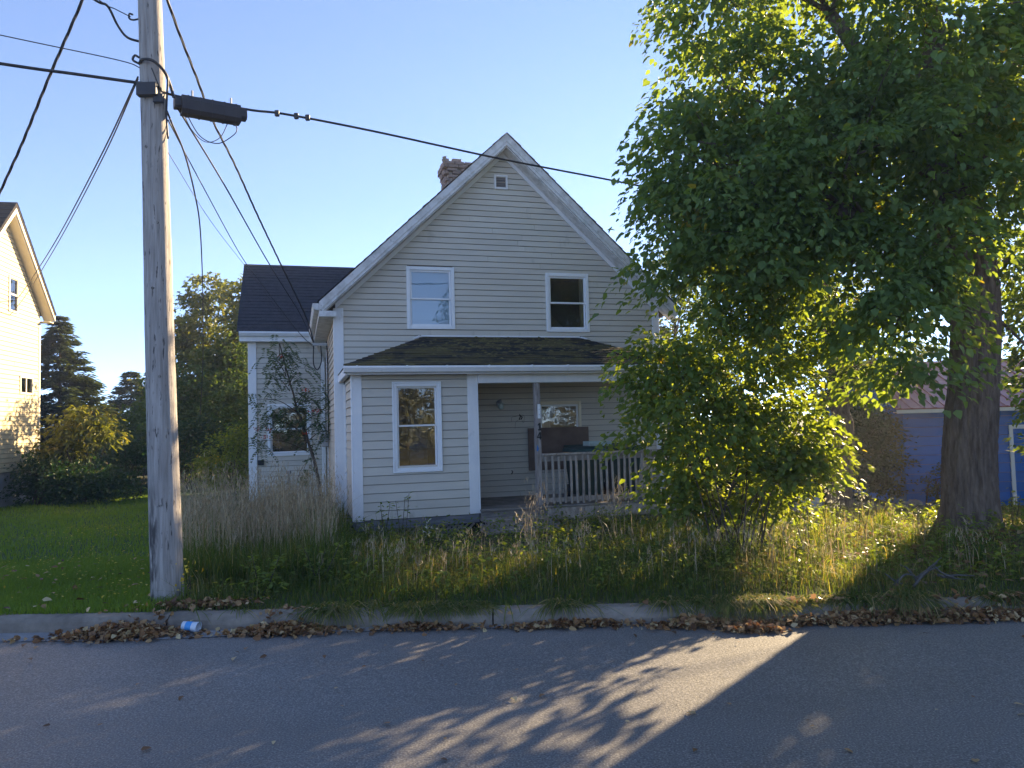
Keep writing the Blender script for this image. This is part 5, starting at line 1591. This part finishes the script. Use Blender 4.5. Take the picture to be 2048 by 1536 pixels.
# grass flopping over the kerb
n = 11000
x = RNG.uniform(-2.7, 6.0, n)
x = x[(vnoise(x, x * 0, 2.3, 5) + .5 * vnoise(x, x * 0, 7.1, 2) + RNG.normal(0, .18, n)) > .06 - .2 * sstep(1.5, 3, x)]
n = len(x)
y = ky(x) + RNG.uniform(.08, .3, n)
z = gz(x, y) + .01
L = RNG.uniform(.3, 1.0, n) * (.8 + .6 * vnoise(x, x * 0, 4.3, 8))
side = RNG.normal(0, .10, n) + .06 * vnoise(x, x * 0, 9.0, 3)
P0 = np.stack([x, y, z], 1)
P1 = P0 + np.stack([side * .5, -.10 * L, .06 * L + .01], 1)
P2 = P0 + np.stack([side * 1.2, -.22 * L, .01 * L], 1)
P3 = P2 + np.stack([side * .5, -.06 * L, -.13 * L], 1)
wv = np.stack([RNG.uniform(.0022, .0045, n), RNG.normal(0, .001, n), np.zeros(n)], 1)
V = np.stack([P0 - wv, P0 + wv, P1 + wv, P1 - wv, P2 + wv * .8, P2 - wv * .8, P3], 1).reshape(-1, 3)
V[:, 2] = np.maximum(V[:, 2], .015)
loops = (np.arange(n)[:, None] * 7 + np.array([0, 1, 2, 3, 3, 2, 4, 5, 5, 4, 6])[None, :]).ravel()
kg = nmesh("kerb_grass", V, np.tile([4, 4, 3], n), loops, np.repeat(np.clip(RNG.normal(.62, .24, n), 0, 1), 7))
tag(link("kerb_grass", kg, "wild"), "long grass blades flopping over the kerb", kind="stuff")

def tussocks(cx_, cy_, per, h0, h1, spread, w0, w1, tone_mu, name, label, mat, lean=.34, seeds=0, cat=None):
    """ragged clumps: stems fan out of each centre"""
    m = len(cx_)
    hh_c = RNG.uniform(h0, h1, m)
    tc = RNG.normal(tone_mu, .16, m)
    cnt = RNG.integers(int(per * .5), int(per * 1.5), m)
    rep = np.repeat(np.arange(m), cnt)
    n = len(rep)
    a = RNG.uniform(0, 2 * np.pi, n)
    rr = np.abs(RNG.normal(0, spread, n))
    x, y = cx_[rep] + rr * np.cos(a), cy_[rep] + rr * np.sin(a)
    h = hh_c[rep] * RNG.uniform(.45, 1.1, n)
    a2 = a + RNG.normal(0, .6, n)
    o = blades(name, x, y, gz(x, y) - .02, h, RNG.uniform(w0, w1, n), np.clip(tc[rep] + RNG.normal(0, .16, n), 0, 1), mat, lean, .7, heading=a2)
    tag(o, label, kind="stuff")
    if seeds:
        r2 = np.repeat(np.arange(n), seeds)
        tt = RNG.uniform(.75, 1.0, len(r2))
        sx = x[r2] + RNG.normal(0, .02, len(r2)) + np.cos(a2[r2]) * .2 * h[r2] * tt
        sy = y[r2] + RNG.normal(0, .02, len(r2)) + np.sin(a2[r2]) * .2 * h[r2] * tt
        o = blades("seed_heads", sx, sy, gz(x, y)[r2] + h[r2] * tt * .97, RNG.uniform(.03, .08, len(r2)), RNG.uniform(.004, .009, len(r2)), np.clip(RNG.normal(.6, .25, len(r2)), 0, 1), "straw", .8, .6)
        tag(o, "feathery seed heads over " + label, kind="stuff")


n = 230
cy_ = RNG.uniform(7.0, 10.6, n)
cx_ = RNG.uniform(-2.6, 5.0, n)
k = ~in_house(cx_, cy_) & (cy_ > ky(cx_) + .5) & ~((cx_ > -1.2) & (cx_ < .7) & (cy_ > 7.9)) & ((cx_ - 5.45) ** 2 + (cy_ - 9.05) ** 2 > .5)
tussocks(cx_[k], cy_[k], 42, .16, .46, .05, .005, .010, .45, "grass_tussocks", "ragged green and straw tussocks across the yard", "wild", .55)
# tall dry stand between pole and wing
n = 5
y = RNG.uniform(7.9, 12.6, 120)
x = y * RNG.uniform(-.44, -.25, 120)
k = ~in_house(x, y)
tussocks(x[k], y[k], 15, .55, 1.12, .10, .006, .012, .55, "tall_dry_grass", "stand of tall dry straw grass right of the pole", "straw", .2, seeds=4)
y = RNG.uniform(7.6, 12.6, 60)
x = y * RNG.uniform(-.44, -.23, 60)
k = ~in_house(x, y)
tussocks(x[k], y[k], 26, .35, .8, .09, .006, .011, .35, "tall_green_grass", "green stems mixed into the tall dry stand", "wild", .3)
n = 700
y = RNG.uniform(7.9, 12.6, n)
x = y * RNG.uniform(-.445, -.235, n)
k = ~in_house(x, y)
x, y = x[k], y[k]
h = RNG.uniform(.4, 1.12, len(x)) * (1 + .22 * vnoise(x, y, 2.2, 3)) * (.72 + .28 * sstep(7.9, 8.7, y))
straw_tone = np.clip(RNG.normal(.55, .28, len(x)), 0, 1)
tall = tag(blades("dry_stems", x, y, gz(x, y) - .02, h, RNG.uniform(.007, .013, len(x)), straw_tone, "straw", .2, .6), "single dry stems scattered through the tall stand", kind="stuff")
# seed heads on the dry stems: short side blades near the tips
rep = np.repeat(np.arange(len(x)), 5)
sx, sy = x[rep] + RNG.normal(0, .012, len(rep)) , y[rep] + RNG.normal(0, .012, len(rep))
shz = gz(x, y)[rep] + h[rep] * RNG.uniform(.72, .98, len(rep))
tag(blades("seed_heads", sx, sy, shz, RNG.uniform(.03, .08, len(rep)), RNG.uniform(.004, .009, len(rep)), np.clip(RNG.normal(.55, .25, len(rep)), 0, 1), "straw", .8, .6), "seed heads on the single dry stems", kind="stuff")
# green understorey of the dry stand
n = 16000
y = RNG.uniform(7.2, 12.8, n); x = y * RNG.uniform(-.44, -.22, n)
k = ~in_house(x, y) & (x < -.24 * y + RNG.normal(0, .2, n))
x, y = x[k], y[k]
tag(blades("understorey_grass", x, y, gz(x, y) - .01, RNG.uniform(.2, .5, len(x)), RNG.uniform(.006, .012, len(x)), np.clip(RNG.normal(.45, .25, len(x)), 0, 1), "wild", .35, .7), "green and dry grass below the tall straw", kind="stuff")
# sparse straw in front of the porch and shrub
n = 900
x = RNG.uniform(-1.8, 4.6, n); y = RNG.uniform(6.8, 8.8, n)
k = ~in_house(x, y)
cl = vnoise(x, y, 2.1, 7)
k &= (cl > .05) & ~((x > -1.0) & (x < .6) & (y > 7.8))
x, y = x[k], y[k]
h = RNG.uniform(.2, .5, len(x))
tag(blades("sparse_straw", x, y, gz(x, y) - .02, h, RNG.uniform(.004, .008, len(x)), np.clip(RNG.normal(.6, .2, len(x)), 0, 1), "straw", .18, .6), "scattered dry grass stems before the porch", kind="stuff")
rep = np.repeat(np.arange(len(x)), 6)
tag(blades("straw_plumes", x[rep] + RNG.normal(0, .015, len(rep)), y[rep] + RNG.normal(0, .015, len(rep)), gz(x, y)[rep] + h[rep] * RNG.uniform(.75, 1.0, len(rep)), RNG.uniform(.03, .07, len(rep)), RNG.uniform(.004, .008, len(rep)), np.clip(RNG.normal(.65, .2, len(rep)), 0, 1), "straw", .8, .5), "plumes on the scattered dry stems", kind="stuff")
# tall arching grasses by the steps
for (cx_, cy_, nn_, hh, lab) in ((.22, 9.15, 14, .85, "tuft of tall seeding grass left of the steps"), (1.25, 9.1, 16, .85, "tuft of arching seeding grass before the railing"), (.75, 8.6, 10, .6, "shorter tuft of seeding grass before the steps")):
    x = cx_ + RNG.normal(0, .12, nn_); y = cy_ + RNG.normal(0, .1, nn_)
    hh_ = hh * RNG.uniform(.55, 1.1, nn_)
    t = tag(empty("grass_tuft"), lab, "grass", "seeding grass tufts")
    blades("stalks", x, y, gz(x, y) - .02, hh_, RNG.uniform(.007, .011, nn_), np.clip(RNG.normal(.65, .2, nn_), 0, 1), "straw", .28, .6, t)["kind"] = "stuff"
    rep = np.repeat(np.arange(nn_), 11)
    blades("plumes", x[rep] + RNG.normal(0, .03, len(rep)), y[rep] + RNG.normal(0, .03, len(rep)), gz(x, y)[rep] + hh_[rep] * RNG.uniform(.7, 1.0, len(rep)), RNG.uniform(.03, .09, len(rep)), RNG.uniform(.004, .007, len(rep)), np.clip(RNG.normal(.8, .15, len(rep)), 0, 1), "straw", .6, .5, t)["kind"] = "stuff"

# broad-leaved weeds in the yard
n = 760
x = RNG.uniform(-2.6, 6.5, n); y = RNG.uniform(6.5, 11.6, n)
k = ~in_house(x, y) & (y > ky(x) + .45)
x, y = x[k], y[k]
WP, WD, WS, WT = [], [], [], []
for a, b in zip(x, y):
    m = random.randint(14, 34)
    hh = random.uniform(.10, .38)
    zz = float(gz(a, b))
    t = RNG.random(m)
    r_ = (.16 * (1 - .6 * t)) * RNG.random(m)
    an = RNG.uniform(0, 6.283, m)
    WP.append(np.stack([a + r_ * np.cos(an), b + r_ * np.sin(an), zz + t * hh], 1))
    WD.append(np.stack([np.cos(an), np.sin(an), RNG.normal(.1, .4, m)], 1))
    WS.append(RNG.uniform(.03, .075, m))
    WT.append(np.clip(RNG.normal(random.uniform(.2, .7), .15, m), 0, .95))
tag(leaves("yard_weeds", np.concatenate(WP), np.concatenate(WD), np.concatenate(WS), np.concatenate(WT), "leaf_bush", None, True, .5, .8), "low broad leaved weeds mixed into the yard grass", kind="stuff")

# weeds one can tell apart
def weed(loc, h, label, flower=None, size=.06, n=60, spread=.12):
    t = tag(empty("weed_plant", loc), label, "weed")
    P, D_ = [], []
    for s in range(3):
        b = Vector((random.uniform(-.05, .05), random.uniform(-.04, .04), -.03))
        e = Vector((random.uniform(-spread, spread), random.uniform(-spread, spread) * .6, h * random.uniform(.75, 1.05)))
        limb(t, [b, b.lerp(e, .5) + Vector((.01, 0, .02)), e], .006, .003, "twig", 5, "stem")
        for k in range(n // 3):
            q = .25 + .75 * random.random()
            c = b.lerp(e, q)
            a = random.uniform(0, 6.283)
            P.append(c + Vector((math.cos(a), math.sin(a), 0)) * .01)
            D_.append((math.cos(a), math.sin(a), random.uniform(-.3, .5)))
    leaves("foliage", np.array([tuple(p) for p in P]), np.array(D_), RNG.uniform(.5, 1.2, len(P)) * size, np.clip(RNG.normal(.45, .15, len(P)), 0, .9), "leaf_bush", t, False, .4, .7)
    if flower:
        m = 26
        c = np.array([0, 0, h]) + RNG.normal(0, 1, (m, 3)) * np.array([.05, .04, .06])
        leaves("flower_head", c, RNG.normal(0, 1, (m, 3)), RNG.uniform(.02, .05, m), RNG.random(m), flower, t, True, .5)["kind"] = "stuff"
    return t


def on_ground(x, y):
    return (x, y, float(gz(x, y)))


weed(on_ground(-1.72, 10.0), .62, "leafy green weed standing before the bay window")
weed(on_ground(-1.50, 9.95), .72, "tallest leafy weed before the bay wall")
weed(on_ground(-1.95, 10.0), .45, "small leafy weed near the bay corner post")
weed(on_ground(-2.93, 6.72), .22, "yellow flower clump at the foot of the pole", "flower", .04, 30, .05)
weed(on_ground(-2.35, 7.0), .38, "bushy dark green weed right of the pole", None, .05, 150, .25)
weed(on_ground(-1.9, 7.2), .42, "feathery green weed before the dry grass", None, .045, 150, .25)
weed(on_ground(-.95, 8.0), .42, "weed with pale flower heads in the yard middle", "whiteflower", .04, 50)
weed(on_ground(3.45, 8.3), .60, "pale flowering weed right of the shrub", "whiteflower", .04, 60, .2)
weed(on_ground(3.9, 9.2), .55, "pale flowering weed before the slim tree", "whiteflower", .04, 60, .2)
weed(on_ground(4.4, 9.6), .5, "pale flowering weed left of the big trunk", "whiteflower", .04, 60, .2)
weed(on_ground(3.0, 7.9), .62, "sunlit feathery goldenrod at the shrub foot", "flower", .05, 80, .2)
weed(on_ground(6.05, 9.2), .5, "ragged weed right of the big trunk", None, .06, 60, .15)

# small yellow flowers and fallen leaves on the lawn
n = 1300
x = RNG.uniform(-7.4, -3.3, n); y = RNG.uniform(6.6, 13, n)
k = (vnoise(x, y, 1.2, 9) > -.25)
x, y = x[k], y[k]
tag(leaves("lawn_flowers", np.stack([x, y, gz(x, y) + RNG.uniform(.05, .085, len(x))], 1), RNG.normal(0, 1, (len(x), 3)) * [1, 1, .2], RNG.uniform(.018, .038, len(x)), RNG.random(len(x)), "flower", None, True, .2), "tiny yellow flowers and leaves dotted over the lawn", kind="stuff")
n = 130
x = RNG.uniform(-7, -3.2, n); y = RNG.uniform(6.3, 9, n)
tag(leaves("lawn_litter", np.stack([x, y, gz(x, y) + .06], 1), RNG.normal(0, 1, (n, 3)) * [1, 1, .2], RNG.uniform(.04, .08, n), RNG.random(n), "deadleaf", None, False, .3), "few dead leaves on the lawn", kind="stuff")


# ------------------------------------------------------------------ leaf piles in the gutter
def pile(n, cx, cy, rx_, ry_, hh, label, size=.058):
    x = cx + RNG.normal(0, .45, n) * rx_
    y = cy + RNG.normal(0, .42, n) * ry_
    t = np.exp(-((x - cx) / rx_) ** 2 * 1.6 - ((y - cy) / ry_) ** 2 * 1.6)
    z = .012 + RNG.random(n) * hh * t
    kf = np.maximum(0, y - (ky(x) - .0))
    z = np.where(y > ky(x), np.maximum(z, .02 + np.minimum(kf * 4, .14)), z)
    dd = RNG.normal(0, 1, (n, 3)) * [1, 1, .35]
    return tag(leaves("leaf_pile", np.stack([x, y, z], 1), dd, RNG.uniform(.5, 1.15, n) * size, np.clip(RNG.normal(.5, .27, n), 0, 1), "deadleaf", None, False, .7), label, kind="stuff")


pile(1500, -3.10, float(ky(-3.10)) - .11, .52, .15, .085, "pile of brown leaves in the gutter left of the cup")
pile(900, -1.85, float(ky(-1.85)) - .08, .38, .12, .07, "pile of tan leaves in the gutter right of the cup")
pile(160, -.75, float(ky(-.75)) - .05, .5, .05, .05, "thin line of dead leaves against the kerb below the bay")
pile(260, .45, float(ky(.45)) - .06, .5, .06, .06, "scattered brown leaves against the kerb before the steps")
pile(420, 1.35, float(ky(1.35)) - .10, .35, .10, .07, "reddish leaves spilling off the kerb in the sun patch")
pile(260, 1.75, float(ky(1.75)) - .26, .25, .07, .04, "tongue of red brown leaves lying out on the sunlit asphalt")
pile(2200, 3.05, float(ky(3.05)) - .06, 1.5, .09, .09, "long drift of brown leaves along the kerb at the right")
pile(300, -2.65, float(ky(-2.65)) + .30, .5, .10, .05, "dead leaves caught in the grass at the pole foot")
pile(700, .5, float(ky(.5)) - .05, 7.5, .09, .02, "thin scatter of dead leaves strung along the whole kerb")
n = 60
x = RNG.uniform(-4, 4, n); y = ky(x) - RNG.uniform(.15, 2.2, n) ** 1.2
tag(leaves("road_litter", np.stack([x, y, np.full(n, .022)], 1), RNG.normal(0, 1, (n, 3)) * [1, 1, .1], RNG.uniform(.02, .06, n), RNG.random(n), "deadleaf", None, False, .2), "few dead leaves and twigs on the asphalt", kind="stuff")
# litter under the big tree
n = 1500
x = 4.6 + RNG.normal(0, 1.0, n); y = 7.9 + RNG.normal(0, .7, n)
k = (y > ky(x) + .3)
x, y = x[k], y[k]
tag(leaves("tree_litter", np.stack([x, y, gz(x, y) + RNG.uniform(.01, .10, len(x))], 1), RNG.normal(0, 1, (len(x), 3)) * [1, 1, .3], RNG.uniform(.04, .085, len(x)), np.clip(RNG.normal(.45, .25, len(x)), 0, 1), "deadleaf", None, False, .5), "dead leaves strewn below the big tree", kind="stuff")

# ------------------------------------------------------------------ small things
cup = tag(empty("plastic_cup", (-2.60, float(ky(-2.6)) - .045, .052)), "crumpled clear plastic cup with blue print lying in the gutter", "cup")
cup.rotation_euler = (0, math.radians(97), math.radians(-8))
MB().lathe([(.001, -.07), (.034, -.07), (.037, -.02), (.044, .055), (.047, .06), (.046, .064), (.042, .06), (.034, -.015), (.031, -.065)], 20).build("cup_wall", "cup", cup, True)
MB().lathe([(.0352, -.045), (.0385, -.015), (.0405, .02)], 20).build("print_band", "cupblue", cup, True)

fb = tag(empty("fallen_branch", on_ground(3.35, 6.35)), "grey dead branch lying on the verge at the right", "branch")
for k in range(9):
    a = random.uniform(-.7, .5) + (math.pi if k % 3 == 0 else 0)
    L = random.uniform(.14, .36)
    b = Vector((random.uniform(-.3, .3), random.uniform(-.1, .15), random.uniform(.03, .12)))
    e = b + Vector((math.cos(a) * L, math.sin(a) * L * .4, random.uniform(-.05, .2)))
    limb(fb, [b, b.lerp(e, .5) + Vector((0, .02, random.uniform(-.03, .06))), e], .014, .004, "deadtwig", 6, "twig")

wb = tag(empty("white_board", (-5.55, 16.3, 0), .3), "peeling white board standing left of the wing corner", "board")
bx("upright_plank", -.07, .15, -.02, .02, -.1, .62, "paint_old", wb)
bx("cross_plank", -.15, .35, -.05, -.022, .18, .24, "paint_old", wb)
stk = tag(empty("rusty_stake", (-4.55, 15.2, 0)), "short dark stake in the dry grass below the side window", "stake")
limb(stk, [(0, 0, -.1), (.01, 0, .35), (-.01, 0, .72)], .03, .022, "postwood", 7, "shaft")
bx("cap", -.04, .04, -.03, .03, .70, .76, "postwood", stk)
pp_ = tag(empty("vent_pipe", HW(.22, -.22, 0)), "short dark pipe beside the bay corner", "pipe")
MB().tube([(0, 0, -.1), (0, 0, .28)], .02, 8).build("tube", "postwood", pp_)
MB().lathe([(.02, .28), (.035, .29), (.035, .33), (.001, .345)], 10).build("cap", "dark", pp_, True)

# rubble behind the shrub and a pale plastic bag
def rock(loc, r, label):
    bmv, bmf = [], []
    n1, n2 = 5, 8
    for i in range(n1 + 1):
        th = math.pi * i / n1
        for j in range(n2):
            a = 2 * math.pi * j / n2
            rr = r * random.uniform(.78, 1.15)
            bmv.append((rr * math.sin(th) * math.cos(a), rr * math.sin(th) * math.sin(a) * .8, rr * math.cos(th) * .65))
    for i in range(n1):
        for j in range(n2):
            bmf.append((i * n2 + j, i * n2 + (j + 1) % n2, (i + 1) * n2 + (j + 1) % n2, (i + 1) * n2 + j))
    o = poly("rock", bmv, bmf, "stone", None, False)
    o.location = loc
    o.rotation_euler = (random.uniform(-.3, .3), random.uniform(-.3, .3), random.uniform(0, 6))
    return tag(o, label, "rock", "rubble between slim tree and blue shed")


ROCKL = ["leftmost grey stone of the rubble heap behind the slim tree"] + ["%s stone from the left in the rubble heap beside the blue shed" % w for w in ("second", "third", "fourth", "fifth", "sixth", "seventh", "eighth", "ninth", "tenth", "eleventh", "twelfth")] + ["rightmost grey stone of the rubble heap nearest the blue shed"]
for k in range(13):
    xx, yy = 6.0 + k * .12 + random.uniform(-.05, .05), 13.7 + random.uniform(-.15, .2)
    rock((xx, yy, float(gz(xx, yy)) + random.uniform(.05, .22)), random.uniform(.09, .17), ROCKL[k])
bag = tag(empty("plastic_bag", (5.15, 13.3, float(gz(5.15, 13.3)))), "pale blue plastic bag lying behind the shrub", "bag")
vs, fs = [], []
for i in range(7):
    th = math.pi * .5 * i / 6
    for j in range(14):
        a = 2 * math.pi * j / 14
        rr = 1 + .16 * math.sin(3 * a + i) + random.uniform(-.07, .07)
        vs.append((.26 * rr * math.cos(th) * math.cos(a), .2 * rr * math.cos(th) * math.sin(a), .30 * math.sin(th) * rr - .02))
for i in range(6):
    for j in range(14):
        fs.append((i * 14 + j, i * 14 + (j + 1) % 14, (i + 1) * 14 + (j + 1) % 14, (i + 1) * 14 + j))
poly("bag_body", vs, fs, "tarp", bag, True)
MB().tube([(0, 0, .26), (.02, .01, .33), (.06, .0, .37)], [.05, .03, .06], 7).build("bag_knot", "tarp", bag)

# ------------------------------------------------------------------ thin added haze to lift dark tones like lens glare
hz = MB().box(-40, 32, -30, 46, -1.5, 12.5).build("veil", None)
hm = bpy.data.materials.new("veil")
hm.use_nodes = True
hm.node_tree.nodes.clear()
ho = hm.node_tree.nodes.new("ShaderNodeOutputMaterial")
hv = hm.node_tree.nodes.new("ShaderNodeVolumePrincipled")
hv.inputs["Color"].default_value = (0.86, 0.92, 1.0, 1)
hv.inputs["Density"].default_value = VEIL
hv.inputs["Anisotropy"].default_value = 0.35
hm.node_tree.links.new(hv.outputs[0], ho.inputs["Volume"])
hz.data.materials.append(hm)
tag(hz, "added thin haze filling the air", kind="stuff")
